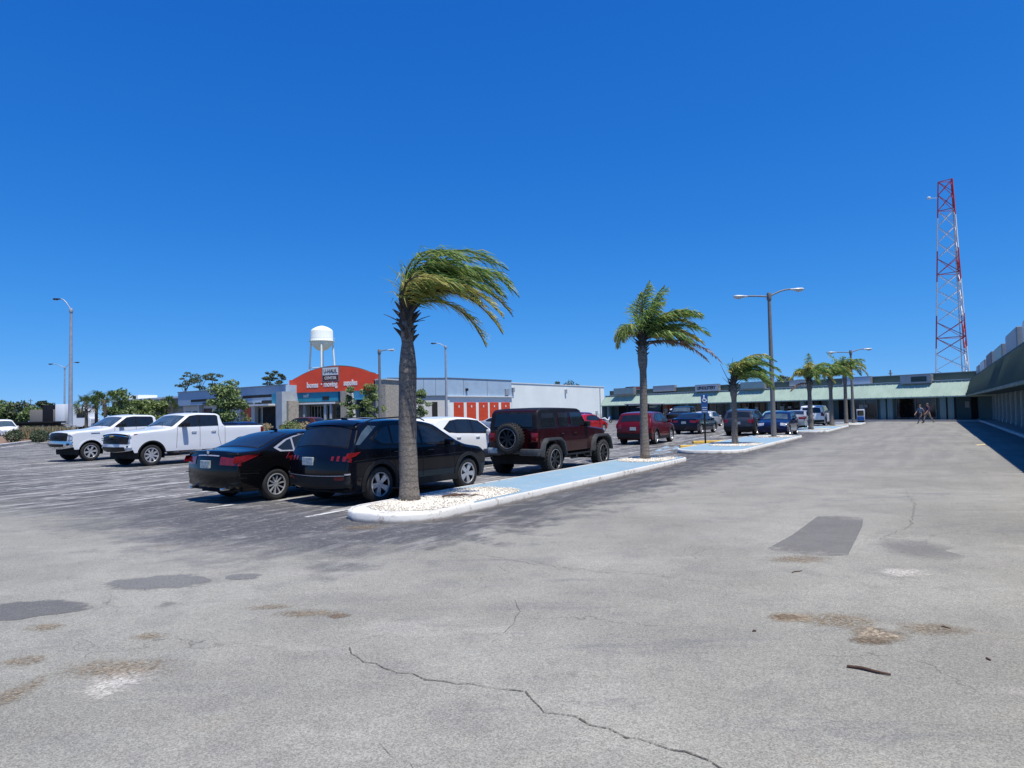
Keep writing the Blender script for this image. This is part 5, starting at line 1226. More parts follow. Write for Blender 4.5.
# ---- long white wall
t = thing('warehouse', 'long plain white windowless building between the orange doors and the green roofed shops', 'building', (X(512, 120), 120, 0))
W = Fac(t, (X(512, 120), 120), (X(604.5, 150), 150))
W.box('wall', M['stucco'], (0, W.len, 0, 25, 0, 6.75)); W.box('coping', M['signwhite'], (-.1, W.len+.1, -.1, .3, 6.75, 6.9)); W.box('base_band', M['pale_base'] if 'pale_base' in M else M['offwhite'], (W.len-6, W.len+.05, -.05, .02, 0, 1.1))
for a, py in ((512.8, 390), (565.5, 391.5)): W.box('wall_lamp', M['galv'], (W.x(a)-.25, W.x(a)+.25, -.35, 0, W.z(a, py)-.4, W.z(a, py)+.4))
W.box('downpipe', M['galv'], (W.x(600)-.08, W.x(600)+.08, -.15, 0, 0, 6.5)); W.box('meter_box', M['galv'], (W.x(596)-.3, W.x(596)+.3, -.25, 0, .8, 1.6))
# ---- low grey building far left
t = thing('warehouse', 'low grey building with white roof unit behind the bushes and farther pickup', 'building', (X(122, 150), 150, 0))
E_ = Fac(t, (X(112, 150), 150), (X(186, 128), 128)); M['taupe'] = vary('taupe wall', (.17, .16, .145, 1), .08, .5, .9)
E_.box('wall', M['taupe'], (0, E_.len, 0, 20, 0, 5.6)); E_.box('coping', M['signwhite'], (-.1, E_.len, -.15, 20.1, 5.6, 5.95)); E_.box('roof_unit', M['stucco'], (E_.x(122, 3), E_.x(138, 3), 3, 7, 5.9, 7.0)); E_.box('unit_vent', M['darkopen'], (E_.x(133, 3), E_.x(136, 3), 2.9, 3.05, 6.2, 6.8))
for a in (140, 160): E_.box('pilaster', M['offwhite'], (E_.x(a)-.2, E_.x(a)+.2, -.12, 0, 0, 5.6))
# ---- green roofed shops, the far row
D0 = Vector((X(969, 66.5), 66.5, 0)); D1 = Vector((X(600, 113), 113, 0))
t = thing('shop_row', 'far row of shops with a sunlit pale green mansard roof and dark windows', 'building', D1)
S = Fac(t, D1, D0); L = S.len+7
S.box('wall', M['bluegreen'], (.4, L, 2.6, 16, 0, 3.6)); S.box('roof', M['roofing'], (.4, L, 2.4, 16, 3.85, 4.0)); S.box('soffit', M['bandgreen'], (.2, L, .12, 2.7, 2.52, 2.6))
def mansard(Fc, x0, x1, run, z0, z1, seam=.45, mat='greenroof', ends=True):
    bm = nb(); prism(bm, [(0, z0), (.0, z0-.12), (.14, z0-.12), (run+.12, z1-.02), (run+.12, z1), (run, z1)], x0, x1, plane='YZ')
    ln = math.hypot(run, z1-z0); an = math.atan2(z1-z0, run); k = x0+.2
    while k < x1:
        m = Matrix.Translation((k, 0, z0)) @ Matrix.Rotation(an, 4, 'X'); box(bm, -.022, .022, .02, ln-.02, -.01, .045, mtx=m); k += seam
    bmesh.ops.transform(bm, matrix=Fc.m, verts=bm.verts[:]); return link('mansard_roof', bm, M[mat], Fc.t)
S.prism('mansard_end', M['greenroof'], [(.0, 2.5), (1.25, 4.05), (2.6, 4.05), (2.6, 2.5)], 0., .06, plane='YZ')
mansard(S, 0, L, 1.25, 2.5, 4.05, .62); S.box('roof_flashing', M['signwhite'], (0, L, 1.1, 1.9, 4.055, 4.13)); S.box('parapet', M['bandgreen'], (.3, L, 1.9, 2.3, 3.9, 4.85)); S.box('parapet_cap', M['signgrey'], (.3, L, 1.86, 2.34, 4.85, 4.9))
S.box('end_wall', M['bluegreen'], (.15, .45, .25, 2.7, 0, 2.55)); S.box('walkway', M['concrete'], (0, L, -.9, 2.7, 0, .13))
for a, b, kind in ((619, 652, 'open'), (662, 679, 'glass'), (696, 727, 'goods'), (741, 766, 'red'), (776, 800, 'red'), (806, 822, 'dark'), (839, 850, 'open'), (854, 878, 'glass'), (897, 937, 'goods')):  # goods panes carry painted reflections as well as wares
    x0, x1 = S.x(a, 2.6), S.x(b, 2.6); zt = 2.42
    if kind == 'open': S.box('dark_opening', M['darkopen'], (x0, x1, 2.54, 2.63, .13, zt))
    elif kind == 'red': S.window(x0, x1, .35, zt, 2.5, 4, 'reflectglass', 'redbrown', .12)
    else: S.window(x0, x1, .25 if kind != 'glass' else .15, zt, 2.5, max(2, int((x1-x0)/1.6)), {'glass': 'reflectglass', 'goods': 'shopglass', 'dark': 'reflectglass'}[kind], 'alu' if kind != 'dark' else 'black')
    if kind in ('red', 'glass'): S.box('notice', M['signgrey'], (x0+.7, x0+1.3, 2.46, 2.48, 1.2, 1.8), (x1-1.6, x1-1.1, 2.46, 2.48, 1.5, 1.8))
for a in (609, 657, 688, 733, 771, 803, 832, 884, 891, 944, 952): S.box('column', M['bluegreen'], (S.x(a, .6)-.28, S.x(a, .6)+.28, .4, .9, .13, 2.52))
S.box('notice', M['offwhite'], (S.x(965.5, 2.6), S.x(970, 2.6), 2.53, 2.6, 1.3, 1.95)); S.box('door', M['darkopen'], (S.x(971.5, 2.6), S.x(978, 2.6), 2.52, 2.6, .13, 2.3))
def cabinet(Fc, a, b, py0, py1, y, mat, label, text=None, frame='alu', tmat='letterblack', inset=None):
    x0, x1 = Fc.x(a, y), Fc.x(b, y); z1, z0 = Fc.z((a+b)/2, py0, y), Fc.z((a+b)/2, py1, y)
    c = Fc.P0+Fc.ux*((x0+x1)/2)+Vector((-Fc.ux.y, Fc.ux.x, 0))*y
    t = thing('roof_sign', label, 'sign', (c.x, c.y, z0), 0, 'sign boxes along the roof edges'); f = Fac.__new__(Fac); f.t = t; f.m = Matrix.Rotation(math.atan2(Fc.ux.y, Fc.ux.x), 4, 'Z'); h = z1-z0; w2 = (x1-x0)/2
    f.box('cabinet', M[frame], (-w2, w2, 0, .55, 0, h), bev=.02); f.box('sign_face', M[mat], (-w2+.07, w2-.07, -.02, .01, .07, h-.07))
    if inset: f.box('sign_panel', M[inset], (-w2*.25, w2*.75, -.04, -.015, h*.22, h*.82))
    if text:
        s_ = min(h*.95, 2*w2*1.5/len(text)); text_mesh('lettering', text, s_, M[tmat], t, f.m @ Matrix.Translation((0, -.04, h*.48)), .02, min(1.6, 2*w2*.88/(s_*.66*len(text))), .01)
    return t
cabinet(S, 614, 634, 388, 394.5, .55, 'signgreen', 'faded pale green blank sign box at the left end of the green roof')
cabinet(S, 653.5, 675, 385.5, 391.5, 1.5, 'signgrey', 'blank grey sign panel left of the black lettered sign')
cabinet(S, 695.5, 718.5, 384.3, 391.6, .8, 'signwhite', 'white sign reading UPHOLSTERY in black letters', 'UPHOLSTERY')
cabinet(S, 741, 764.5, 381.8, 389, .8, 'signgreen', 'faded grey green sign box with worn pale letters left of the lamp post')
cabinet(S, 790, 806, 380, 386.2, 1.5, 'signgrey', 'blank white sign panel behind the fourth palm crown')
cabinet(S, 843, 872, 376.8, 385.2, 1.5, 'blockgrey', 'wide blank blue grey panel beside the far lamp post')
cabinet(S, 901, 932, 375, 383.8, .8, 'signgrey', 'white sign box with a dark green panel, above the walking people', inset='bandgreen')
S.box('roof_unit', M['redbrown'], (S.x(626, 6), S.x(634, 6), 6, 8, 4, 5.6))
# ---- right hand row, seen along its shaded front
s0 = D0.dot(U)+9; off = 2.75
O = NR*off+U*s0; P1 = NR*off+U*1.0
t = thing('shop_row', 'right hand row of shops in shade with columns and a dark green mansard', 'building', O)  # mansard is the pale green roofing with the shade put in its colour
Rr = Fac(t, O, P1); L = Rr.len
Rr.box('wall', M['bluegreen'], (0, L, 4.6, 18, 0, 3.6)); Rr.box('soffit', M['bandgreen'], (0, L, .12, 4.7, 2.52, 2.6)); mansard(Rr, 0, L, .50, 2.5, 4.1, .62, 'greenshade')
Rr.box('parapet', M['bandgreen'], (0, L, .9, 1.3, 4.0, 4.5)); Rr.box('roof', M['roofing'], (0, L, 1.2, 18, 3.9, 4.0))
bm = nb(); nseg = 40
box(bm, 0, L, .9, 1.06, 0, .15, .02); box(bm, 0, L, 1.06, 4.7, 0, .14); bmesh.ops.transform(bm, matrix=Rr.m, verts=bm.verts[:])
bm2 = nb(); box(bm2, 0, L, .9, 1.08, 0, .16, .02); bmesh.ops.transform(bm2, matrix=Matrix.Translation(O) @ Rr.m, verts=bm2.verts[:]); bm.free()
struct('walkway_kerb', bm2, M['kerb']); bm2 = nb(); box(bm2, 0, L, 1.08, 4.62, 0, .14); bmesh.ops.transform(bm2, matrix=Matrix.Translation(O) @ Rr.m, verts=bm2.verts[:]); struct('walkway', bm2, M['concrete'])
k = 4.0
while k < L:
    bm = nb(); box(bm, k-.30, k+.30, 2.2, 2.8, .14, 2.52)
    for q in (-.2, 0, .2): box(bm, k+q-.03, k+q+.03, 2.15, 2.21, .2, 2.45)
    box(bm, k-.36, k+.36, 2.12, 2.88, .14, .35, .01); bmesh.ops.transform(bm, matrix=Rr.m, verts=bm.verts[:]); link('column', bm, M['coldoor'], t); k += 3.6
k = 5.5; i = 0
while k < L-4:
    Rr.window(k, k+2.7, .2, 2.45, 4.5, 2, 'reflectglass', 'alu')
    if i % 2 == 0: Rr.box('door', M['redbrown'], (k+2.8, k+3.7, 4.52, 4.6, .14, 2.25))
    k += 4.6; i += 1
for i, (k0, ln, hh, mt, lab) in enumerate(((8.5, 4.2, .95, 'signgrey', 'grey sign box farthest along the right hand roof, near the corner'), (14.5, 6.0, 1.0, 'signwhite', 'white sign box second from the corner on the right hand roof'), (23, 5.5, 1.15, 'signmar', 'dark faded maroon sign box in the middle of the right hand roof'), (31, 6.2, 1.05, 'signgreen', 'pale green sign box next to the maroon one, nearer us'), (40, 6.0, 1.25, 'signgrey', 'tall pale grey sign box second nearest on the right hand roof'), (48.8, 6.5, 1.2, 'signwhite', 'nearest sign box on the right hand roof, cut by the picture edge'))):
    c = O+Rr.ux*(k0+ln/2)+Vector((-Rr.ux.y, Rr.ux.x, 0))*.96
    tt = thing('roof_sign', lab, 'sign', (c.x, c.y, 4.1), 0, 'sign boxes along the roof edges'); f = Fac.__new__(Fac); f.t = tt; f.m = Matrix.Rotation(math.atan2(Rr.ux.y, Rr.ux.x), 4, 'Z')
    f.box('cabinet', M['alu'], (-ln/2, ln/2, 0, .32, 0, hh+.2), bev=.03); f.box('sign_face', M[mt], (-ln/2+.08, ln/2-.08, -.02, .01, .08, hh+.12))
# yellow line ends on the ground by the right hand kerb
for a, b in (((966, 420.6), (957, 420.7)), ((977, 445.5), (986, 444.8))):
    bm = nb(); q0, q1 = G(*a), G(*b); d = Vector((U.x, U.y, 0))*(.7 if a[1] > 430 else 1.2); bm.faces.new([bm.verts.new(p+Vector((0, 0, .005))) for p in (q0, q1, q1+d, q0+d)]); struct('yellow_marking', bm, M['yline'] if 'yline' in M else M['line'])

# ------------------------------------------------------------------ towers and posts
t = thing('water_tower', 'white water tower on slender legs behind the arched orange sign', 'water tower', (X(322.5, 200), 200, 0))
r = 3.15; bm = nb(); lathe(bm, [(.001, 27.9), (.5, 27.85), (1.6, 27.5), (2.6, 26.95), (3.0, 26.6), (3.15, 26.2), (r, 23.3), (r+.05, 23.2), (3.0, 22.6), (2.4, 21.7), (1.4, 20.9), (.6, 20.6), (.001, 20.55)], 40); link('tank', bm, M['stucco'], t, 50)
bm = nb(); lathe(bm, [(r, 23.25), (r+.55, 23.25), (r+.55, 23.4), (r, 23.4)], 40); lathe(bm, [(r+.5, 24.1), (r+.55, 24.1), (r+.55, 24.18), (r+.5, 24.18)], 40); link('catwalk', bm, M['stucco'], t)
for k in range(4):
    a = PI/4+k*PI/2+1.0; bm = nb(); tube(bm, [(3.0*math.cos(a)*1.5, 3.0*math.sin(a)*1.5, 0), (3.0*math.cos(a), 3.0*math.sin(a), 23.4)], .28, 8); link('leg', bm, M['stucco'], t, 60)
bm = nb(); tube(bm, [(0, 0, 0), (0, 0, 21)], .38, 10); link('riser_pipe', bm, M['stucco'], t, 60)
bm = nb()
for k in range(4):
    a, b = PI/4+k*PI/2+1.0, PI/4+(k+1)*PI/2+1.0
    for z in (8, 15.6):
        q = 3.0*(1.5-.5*z/23.4); tube(bm, [(q*math.cos(a), q*math.sin(a), z), (q*math.cos(b), q*math.sin(b), z)], .09, 5)
link('bracing', bm, M['stucco'], t)
# lattice mast
M['mastred'] = vary('mast red paint', (.36, .035, .045, 1), .2, 1, .6); M['mastwhite'] = vary('mast white paint', (.62, .63, .65, 1), .08, 1, .6)
Ym = 128.; base = Vector((X(957, Ym), Ym, 0)); t = thing('lattice_mast', 'tall red and white lattice radio mast behind the corner of the shops', 'mast', base)
H0 = V(945, 181, Ym).z; bands = [V(945, q, Ym).z for q in (181, 217, 250, 281, 315, 348)]+[0]
def leg(k, z):
    w_ = 3.43-(3.43-1.35)*z/H0; a = math.radians((152, -80, 24)[k]); return Vector((w_*math.cos(a), w_*math.sin(a), z))
def mcol(z):
    for i in range(6):
        if bands[i] >= z >= bands[i+1]: return i % 2
    return 1
mm = [M['mastred'], M['mastwhite']]
for k in range(3):
    bm = nb()
    for i in range(6): tube(bm, [leg(k, bands[i+1]), leg(k, bands[i])], 0.13, 6, mi=i % 2)
    link('leg', bm, mm, t, 60)
lev = []; z = 2.0
while z < H0-1: lev.append(z); z += 3.0
lev.append(H0)
bm = nb()
for i in range(len(lev)-1):
    for k in range(3):
        j = (k+1) % 3; zc = (lev[i]+lev[i+1])/2; c = mcol(zc); r_ = .07
        a, b = (leg(k, lev[i]), leg(j, lev[i+1])) if (i % 2) else (leg(j, lev[i]), leg(k, lev[i+1]))
        tube(bm, [a, b], r_, 4, mi=c); tube(bm, [(leg(j, lev[i]) if (i % 2) else leg(k, lev[i])), (leg(k, lev[i+1]) if (i % 2) else leg(j, lev[i+1]))], r_*.8, 4, mi=c)
        if i % 4 == 0: tube(bm, [leg(k, lev[i]), leg(j, lev[i])], r_, 4, mi=mcol(lev[i]))
for k in range(3): tube(bm, [leg(k, H0), leg((k+1) % 3, H0)], .08, 4)
link('bracing', bm, mm, t)
bm = nb(); lathe(bm, [(.001, -.2), (.3, -.15), (.35, .1), (.2, .25), (.001, .3)], 12, c=leg(0, H0-3)+Vector((-1.7, 0, 0))); tube(bm, [leg(0, H0-3), leg(0, H0-3)+Vector((-1.6, 0, 0))], .05, 5); link('antenna', bm, mm[1], t)
bm = nb(); tube(bm, [leg(1, 1)*.5, leg(1, H0-1)*.9+Vector((0, 0, .1))], .10, 5); link('cable_run', bm, M['galv'], t)
# lamp posts
def cobra(bm, p, d, L=.75, w_=.17, mi=0):
    a = math.atan2(d.y, d.x); m = Matrix.Translation(p) @ Matrix.Rotation(a, 4, 'Z')
    prof = [(0, .055, .05), (.15, .09, .07), (.35, w_, .11), (.6, w_, .12), (L-.05, w_*.75, .09), (L, w_*.3, .03)]; rings = []
    for x, wy, hz in prof:
        rings.append([bm.verts.new(m @ Vector((x, wy*math.cos(2*PI*k/12), hz*math.sin(2*PI*k/12)*(1. if math.sin(2*PI*k/12) < 0 else .6)))) for k in range(12)])
    for i in range(5):
        for k in range(12):
            f = bm.faces.new((rings[i][k], rings[i][(k+1) % 12], rings[i+1][(k+1) % 12], rings[i+1][k])); f.material_index = mi
    bm.faces.new(rings[0][::-1]); bm.faces.new(rings[-1])
M['lamphead'] = vary('pale lamp head', (.50, .51, .50, 1), .1, 5, .45, .1); M['lensglass'] = vary('lamp lens', (.45, .47, .48, 1), .1, 8, .2)
def lamp_post(label, base, h, r0, r1, arms, mat='lampgrey', lean=0., pedestal=0., head=1., hm='lamphead'):
    t = thing('lamp_post', label, 'lamp post', base, 0, 'lamp posts around the lot'); 
    if pedestal:
        bm = nb(); lathe(bm, [(.001, -.4), (.42, -.4), (.42, pedestal-.04), (.38, pedestal), (.001, pedestal)], 20); link('footing', bm, M['concrete'], t, 40)
    bm = nb(); tube(bm, [(0, 0, -.05), (lean*.5, 0, h*.5), (lean, 0, h)], [r0, (r0+r1)/2, r1], 14); link('post', bm, M[mat], t, 60)
    bm = nb(); box(bm, -r0*1.7, r0*1.7, -r0*1.7, r0*1.7, pedestal, pedestal+.05); link('base_plate', bm, M[mat], t)
    for az, ln, rise, hd_ in arms:
        d = Vector((math.cos(az), math.sin(az), 0)); p = Vector((lean, 0, h-.15)); pts = [p+d*ln*f+Vector((0, 0, rise*math.sin(f*PI/2))) for f in (0, .25, .5, .75, 1)]
        bm = nb(); tube(bm, pts, [.035*(1+h*.03)]*5, 7); a_ = link('arm', bm, M[mat], t, 60)
        if hd_:
            bm = nb(); cobra(bm, pts[-1], d, .75*head, .17*head); link('lamp_head', bm, M[hm], a_, 50)
            bm = nb(); lathe(bm, [(.001, -.16*head), (.10*head, -.14*head), (.13*head, -.06*head)], 12, c=pts[-1]+d*.45*head); link('lens', bm, M['lensglass'], a_, 50)
    bm = nb(); lathe(bm, [(r1*1.3, h-.35), (r1*1.5, h-.30), (r1*1.5, h-.05), (r1*1.2, h+.06), (.001, h+.06)], 12, c=(lean, 0, 0)); link('collar', bm, M[mat], t, 50)
    return t
g = G(774, 439.5); lamp_post('grey lamp post with two cobra heads on the second island behind the third palm', (g.x, g.y, .12), 7.75, .14, .085, [(PI-.05, 1.15, .06, 1), (.0, 1.15, .38, 1)], 'lampgrey')
g = G(853.5, 424.6); lamp_post('far lamp post with two cobra heads among the farthest palms', (g.x, g.y, .12), 6.6, .14, .085, [(PI, 1.3, .05, 1), (0, 1.2, .3, 1)], 'lampgrey')
lamp_post('tall pale steel lamp post with one arm over the planted verge', (X(70.5, 66), 66, .35), V(70, 309, 66).z-.35, .21, .11, [(PI, 1.0, 1.15, 1)], 'galv', 0, .9, 1., 'black')
lamp_post('distant thin lamp post with two arms behind the tall pale one', (X(64.5, 115), 115, 0), V(65, 367, 115).z, .16, .10, [(PI, 1.9, .7, 1), (0, 1.6, .9, 1)], 'galv', 0, .8, 1.1, 'black')
lamp_post('dark lamp post with one short arm beside the orange sign', (X(380, 60), 60, 0), V(380, 350, 60).z, .15, .10, [(0, .7, .15, 1)], 'lampgrey', 0, .7, .8)
lamp_post('slim pale lamp post with one arm in front of the grey and orange storage wing', (X(446.5, 92), 92, 0), V(446, 346, 92).z, .19, .12, [(PI, 1.2, .55, 1)], 'galv', 0, .8, 1., 'black')
for px, Y, pt, lab in ((30.5, 210, 399, 'thin distant utility pole above the far left trees'), (892, 105, 370, 'short dark vent pole above the far shop roof')):
    z1 = V(px, pt, Y).z; t = thing('utility_pole', lab, 'pole', (X(px, Y), Y, 0)); bm = nb(); tube(bm, [(0, 0, 0), (0, 0, z1)], [.16, .11], 8); link('post', bm, M['lampgrey'], t, 60)
    bm = nb(); box(bm, -.7 if Y > 200 else -.25, .7 if Y > 200 else .25, -.06, .06, z1-.6, z1-.45); link('crossarm', bm, M['lampgrey'], t)
# accessible parking sign
M['signblue'] = vary('sign blue', (.012, .075, .26, 1), .12, 6, .45)
g = G(705.5, 445.5); t = thing('parking_sign', 'blue accessible parking sign on a thin dark post behind yellow wheel stops', 'sign', g)
bm = nb(); box(bm, -.035, .035, -.02, .02, 0, 2.35); link('post', bm, M['black'], t)
zt = V(703, 394, g.y).z; zb = V(703, 413.5, g.y).z
bm = nb(); box(bm, -.16, .16, -.045, -.022, zt-.46, zt, .008); sp_ = link('sign_plate', bm, M['signblue'], t)
bm = nb(); lathe(bm, [(.001, -.012), (.035, -.012), (.035, 0), (.001, 0)], 14, 'Y', (-.02, -.045, zt-.09))
prism(bm, [(-.045, zt-.13), (.0, zt-.13), (.005, zt-.22), (.075, zt-.22), (.10, zt-.31), (.13, zt-.30), (.12, zt-.33), (.085, zt-.33), (.055, zt-.25), (-.035, zt-.25)], -.053, -.045)
for k in range(14):
    a = math.radians(110+k*18); b_ = math.radians(110+(k+1)*18); c_ = (-.0, zt-.285)
    prism(bm, [(c_[0]+.095*math.cos(a), c_[1]+.095*math.sin(a)), (c_[0]+.095*math.cos(b_), c_[1]+.095*math.sin(b_)), (c_[0]+.07*math.cos(b_), c_[1]+.07*math.sin(b_)), (c_[0]+.07*math.cos(a), c_[1]+.07*math.sin(a))], -.0525, -.045)
link('wheelchair_symbol', bm, M['letterwhite'], sp_)
bm = nb(); box(bm, -.15, .15, -.045, -.022, zb, zt-.49, .006); s2_ = link('lower_plate', bm, M['signblue'], t)
bm = nb()
for k in range(3): box(bm, -.11, .11, -.052, -.044, zb+.06+k*.1, zb+.10+k*.1)
link('lettering_bars', bm, M['signgrey'], s2_)
M['yellow'] = vary('yellow concrete paint', (.55, .36, .06, 1), .2, 5, .8, fine=25, bump=.2)
for (a, b, lab) in (((680, 448.2), (718, 447.2), 'nearer yellow wheel stop in front of the accessible parking sign'), ((693, 443.6), (733, 442.4), 'farther yellow wheel stop behind the accessible parking sign')):
    q0, q1 = G(*a), G(*b); d = q1-q0; t = thing('wheel_stop', lab, 'wheel stop', (q0+q1)/2, math.atan2(d.y, d.x), 'yellow wheel stops'); l = d.length/2
    bm = nb(); prism(bm, [(-.08, 0), (.08, 0), (.07, .10), (.04, .13), (-.04, .13), (-.07, .10)], -l, l, plane='YZ'); link('block', bm, M['yellow'], t)
    bm = nb(); lathe(bm, [(.02, .13), (.02, .137), (.001, .137)], 8, c=(-l*.7, 0, 0)); lathe(bm, [(.02, .13), (.02, .137), (.001, .137)], 8, c=(l*.7, 0, 0)); link('pin', bm, M['galv'], t)
# newspaper box
g = V(861, 421.5, 67); t = thing('newspaper_box', 'white and blue newspaper box standing beside the far lamp post', 'newspaper box', (g.x, g.y, 0), -.5)
bm = nb(); box(bm, -.34, .34, -.3, .3, .25, 1.35, .03); link('cabinet', bm, PW, t, 40)
bm = nb(); box(bm, -.28, .28, -.32, -.29, .75, 1.25, .01); link('window', bm, M['reflectglass'], t)
bm = nb(); box(bm, -.30, .30, -.32, -.29, .28, .65, .01); link('lower_panel', bm, paint('blue', (40, 90, 160)), t)
bm = nb(); box(bm, -.3, .3, -.26, .26, 0, .26); link('base', bm, M['black'], t)
# box lorry far left
t = thing('box_lorry', 'white lorry cab coupled to a dark grey trailer behind the tall lamp post', 'lorry', (X(66, 112), 112, 0), 0)
bxpart('trailer', t, M['taupe'], [(-5.0, -1.0, -1.3, 1.3, 1.1, 3.6, .04)]); bxpart('dark_container', t, M['black'], [(-2.9, -1.2, -1.35, 1.2, 1.0, 4.3, .03)])
bxpart('white_panel', t, PW, [(-.9, .6, -1.3, 1.3, 1.2, 4.4, .05)]); bxpart('chassis', t, M['black'], [(-5.6, 4.6, -.5, .5, .6, 1.0)])
bm = nb(); prism(bm, [(1.6, .7), (4.7, .7), (4.8, 2.0), (4.4, 2.2), (4.0, 3.6), (3.3, 3.9), (1.6, 4.0)], -1.25, 1.25); bmesh.ops.bevel(bm, geom=bm.edges[:], offset=.08, segments=2, affect='EDGES'); link('cab', bm, PW, t, 40)
bxpart('cab_window', t, M['glass'], [(2.5, 3.8, -1.28, -1.2, 2.2, 3.3, .03)]); bxpart('lamp', t, M['clearlens'], [(4.68, 4.84, -1.1, -.7, 1.0, 1.4, .03)])
for x in (-4.4, -3.2, 1.9, 3.9):
    bm = nb(); lathe(bm, [(.3, -.15), (.48, -.16), (.5, 0), (.48, .16), (.3, .15), (.001, .12)], 20, 'Y', (x, -1.1, .5)); lathe(bm, [(.3, -.15), (.48, -.16), (.5, 0), (.48, .16), (.3, .15), (.001, -.12)], 20, 'Y', (x, 1.1, .5)); link('wheel', bm, M['tyre'], t, 40)
# a long dark low trailer bed left of it
t = thing('flatbed_trailer', 'long black flatbed trailer parked beyond the dry grasses', 'trailer', (X(36, 100), 100, 0)); bxpart('deck', t, M['black'], [(-3.6, 3.6, -1.2, 1.2, 1.45, 1.7, .02)])
bxpart('frame', t, M['black'], [(-3.4, 3.4, -.4, .4, 1.15, 1.45)])
for x in (-2.6, -1.5, 2.6):
    bm = nb(); lathe(bm, [(.3, -.15), (.48, -.16), (.5, 0), (.48, .16), (.3, .15), (.001, .12)], 20, 'Y', (x, -.95, .5)); link('wheel', bm, M['tyre'], t, 40)
bxpart('landing_leg', t, M['galv'], [(1.4, 1.55, -.7, -.55, 0, 1.2), (1.4, 1.55, .55, .7, 0, 1.2)])

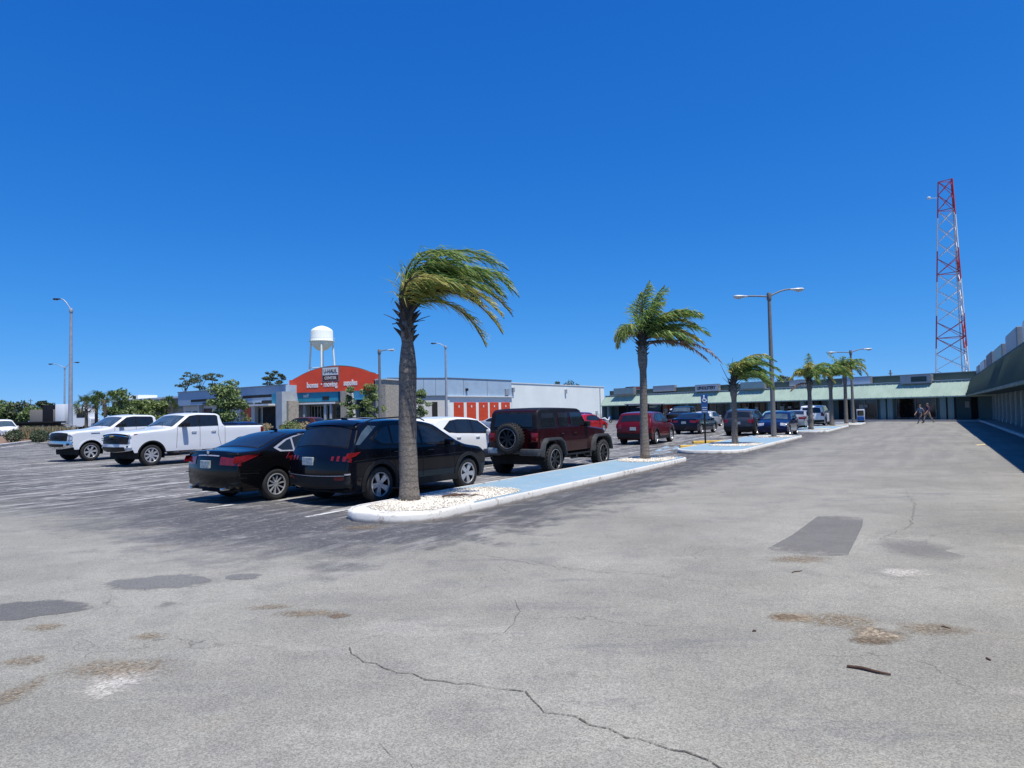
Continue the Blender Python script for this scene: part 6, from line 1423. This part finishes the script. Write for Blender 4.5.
# ------------------------------------------------------------------ people
M['skin'] = vary('skin', (.32, .19, .13, 1), .1, 20, .6); M['jeans'] = vary('dark blue jeans', (.025, .03, .055, 1), .2, 30, .85); M['greypants'] = vary('grey trousers', (.19, .18, .18, 1), .15, 30, .85)
M['shirtblue'] = vary('pale blue grey shirt', (.17, .2, .27, 1), .15, 20, .85); M['shirtpurple'] = vary('dark purple top', (.05, .018, .06, 1), .2, 20, .85); M['hair'] = vary('grey brown hair', (.11, .09, .075, 1), .3, 40, .7); M['shoe'] = vary('dark shoes', (.02, .018, .018, 1), .2, 20, .6)
def person(label, loc, rz, shirt, pants, ph, hgt=1.74):
    t = thing('person', label, 'person', loc, rz, 'two people walking'); k = hgt/1.75; me = bpy.data.meshes.new('body'); Vs = []; Es = []; Rs = []
    def v(x, y, z, r, p=None):
        Vs.append((x*k, y*k, z*k)); Rs.append((r*k, r*k) if not isinstance(r, tuple) else (r[0]*k, r[1]*k)); i = len(Vs)-1
        if p is not None: Es.append((p, i))
        return i
    # x forward, y left; walking stride
    pel = v(0, 0, .95, (.15, .12)); wst = v(0, 0, 1.10, (.14, .105), pel); ch = v(.02, 0, 1.32, (.17, .12), wst); nk = v(.03, 0, 1.50, .06, ch); hd = v(.05, 0, 1.60, .085, nk); top = v(.05, 0, 1.70, .075, hd); nose = v(.15, 0, 1.62, .018, hd)
    for s in (1, -1):
        f = s*ph
        hp = v(0, .10*s, .90, .095, pel); kn = v(.20*f+.06, .10*s, .50, .065, hp); an = v(.42*f if f > 0 else .50*f, .10*s, .10 if f > 0 else .16, .042, kn); to = v((.42*f if f > 0 else .50*f)+.18, .11*s, .045 if f > 0 else .06, .036, an); v((.42*f if f > 0 else .50*f)-.05, .10*s, .05 if f > 0 else .10, .038, an)
        sh = v(.02, .19*s, 1.42, .065, ch); el = v(-.16*f, .23*s, 1.14, .047, sh); wr = v(-.28*f+.10, .22*s, .93, .034, el); hn = v(-.32*f+.14, .22*s, .85, .038, wr)
        for q, (dx, dy, dz) in enumerate(((.02, .0, -.10), (.045, .01, -.09), (-.005, -.01, -.095), (-.03, -.01, -.08), (.06, -.01*s, -.04))): v(-.32*f+.14+dx, .22*s+dy, .85+dz, .011, hn)
    me.from_pydata(Vs, Es, []); o = bpy.data.objects.new('tmp', me); COL.objects.link(o)
    md = o.modifiers.new('s', 'SKIN'); md2 = o.modifiers.new('u', 'SUBSURF'); md2.levels = 2; md2.render_levels = 2
    for i, r in enumerate(Rs): me.skin_vertices[0].data[i].radius = r
    me.skin_vertices[0].data[0].use_root = True
    bpy.context.view_layer.update(); m2 = bpy.data.meshes.new_from_object(o.evaluated_get(bpy.context.evaluated_depsgraph_get())); bpy.data.objects.remove(o)
    m2.name = 'body'; m2.materials.clear()
    for m in (M['skin'], M[shirt], M[pants], M['shoe']): m2.materials.append(m)
    for p in m2.polygons:
        c = p.center/k; p.use_smooth = True; arm = abs(c.y) > .165
        p.material_index = 0 if c.z > 1.50 or (arm and c.z < 1.12) else (1 if c.z > .98 or (arm and c.z > 1.1) else (2 if c.z > .12 else 3))
    b = bpy.data.objects.new('body', m2); COL.objects.link(b); b.parent = t
    bm = nb(); bmesh.ops.create_uvsphere(bm, u_segments=16, v_segments=10, radius=.105*k)
    for q in bm.verts: q.co = Vector((q.co.x*1.0+.035*k, q.co.y*.92, q.co.z*1.1+1.665*k))
    bmesh.ops.delete(bm, geom=[q for q in bm.verts if q.co.x > .10*k and q.co.z < 1.70*k or q.co.z < 1.58*k], context='VERTS'); link('hair', bm, M['hair'], t, 180)
    bm = nb()
    for s in (1, -1): bmesh.ops.create_uvsphere(bm, u_segments=6, v_segments=5, radius=.012*k, matrix=Matrix.Translation((.128*k, .032*s*k, 1.635*k)))
    link('eyes', bm, M['shoe'], t)
    bm = nb(); box(bm, .118*k, .134*k, -.022*k, .022*k, 1.572*k, 1.58*k); link('mouth', bm, M['redbrown'], t)
    return t
g = G(921, 423.6); person('walking person in pale blue grey shirt and dark trousers, the left one of the pair', (g.x, g.y, .0), PI+.3, 'shirtblue', 'jeans', 1, 1.68)
g = G(928.5, 423.2); person('walking person in a dark purple top and grey trousers, the right one of the pair', (g.x, g.y, .0), PI+.15, 'shirtpurple', 'greypants', -1, 1.80)
# twigs on the asphalt
M['twig'] = vary('brown twig', (.085, .045, .03, 1), .3, 20, .9)
for a, b, r_, lab in (((847, 667.5), (891, 676), .010, 'long brown stick lying on the asphalt at lower right'), ((941, 627), (951, 629), .005, 'small dark twig right of the crumbled patch'), ((986, 659), (991, 661), .006, 'short dark chip of bark near the right edge'), ((792, 573), (802, 571), .005, 'small twig below the rectangular tar patch'), ((753, 632), (756, 631.4), .006, 'tiny dark chip left of the potholes')):
    q0, q1 = G(*a), G(*b); t = thing('twig', lab, 'twig', (q0+q1)/2, 0, 'twigs on the asphalt'); c = (q0+q1)/2
    bm = nb(); pts = [q0-c+Vector((0, 0, r_)), (q0-c)*.3+Vector((0, .012, r_*1.4)), (q1-c)*.4+Vector((.0, -.006, r_*1.2)), q1-c+Vector((0, 0, r_))]; tube(bm, pts, [r_, r_*1.1, r_*.95, r_*.6], 6); link('stick', bm, M['twig'], t, 60)
    
g = G(455, 497, .15)
t = thing('dead_frond_piece', 'dark fallen frond piece lying on the gravel of the near island', 'twig', (g.x, g.y, .15)); bm = nb(); rr = random.Random(8)
for k in range(9):
    a = rr.uniform(-.5, .9); l = rr.uniform(.2, .5); o_ = Vector((rr.uniform(-.3, .3), rr.uniform(-.1, .15), .02)); tube(bm, [o_, o_+Vector((l*math.cos(a)*.5, l*math.sin(a)*.5, .03)), o_+Vector((l*math.cos(a), l*math.sin(a), .015))], [.014, .01, .004], 5)
link('stalks', bm, M['twig'], t, 60)
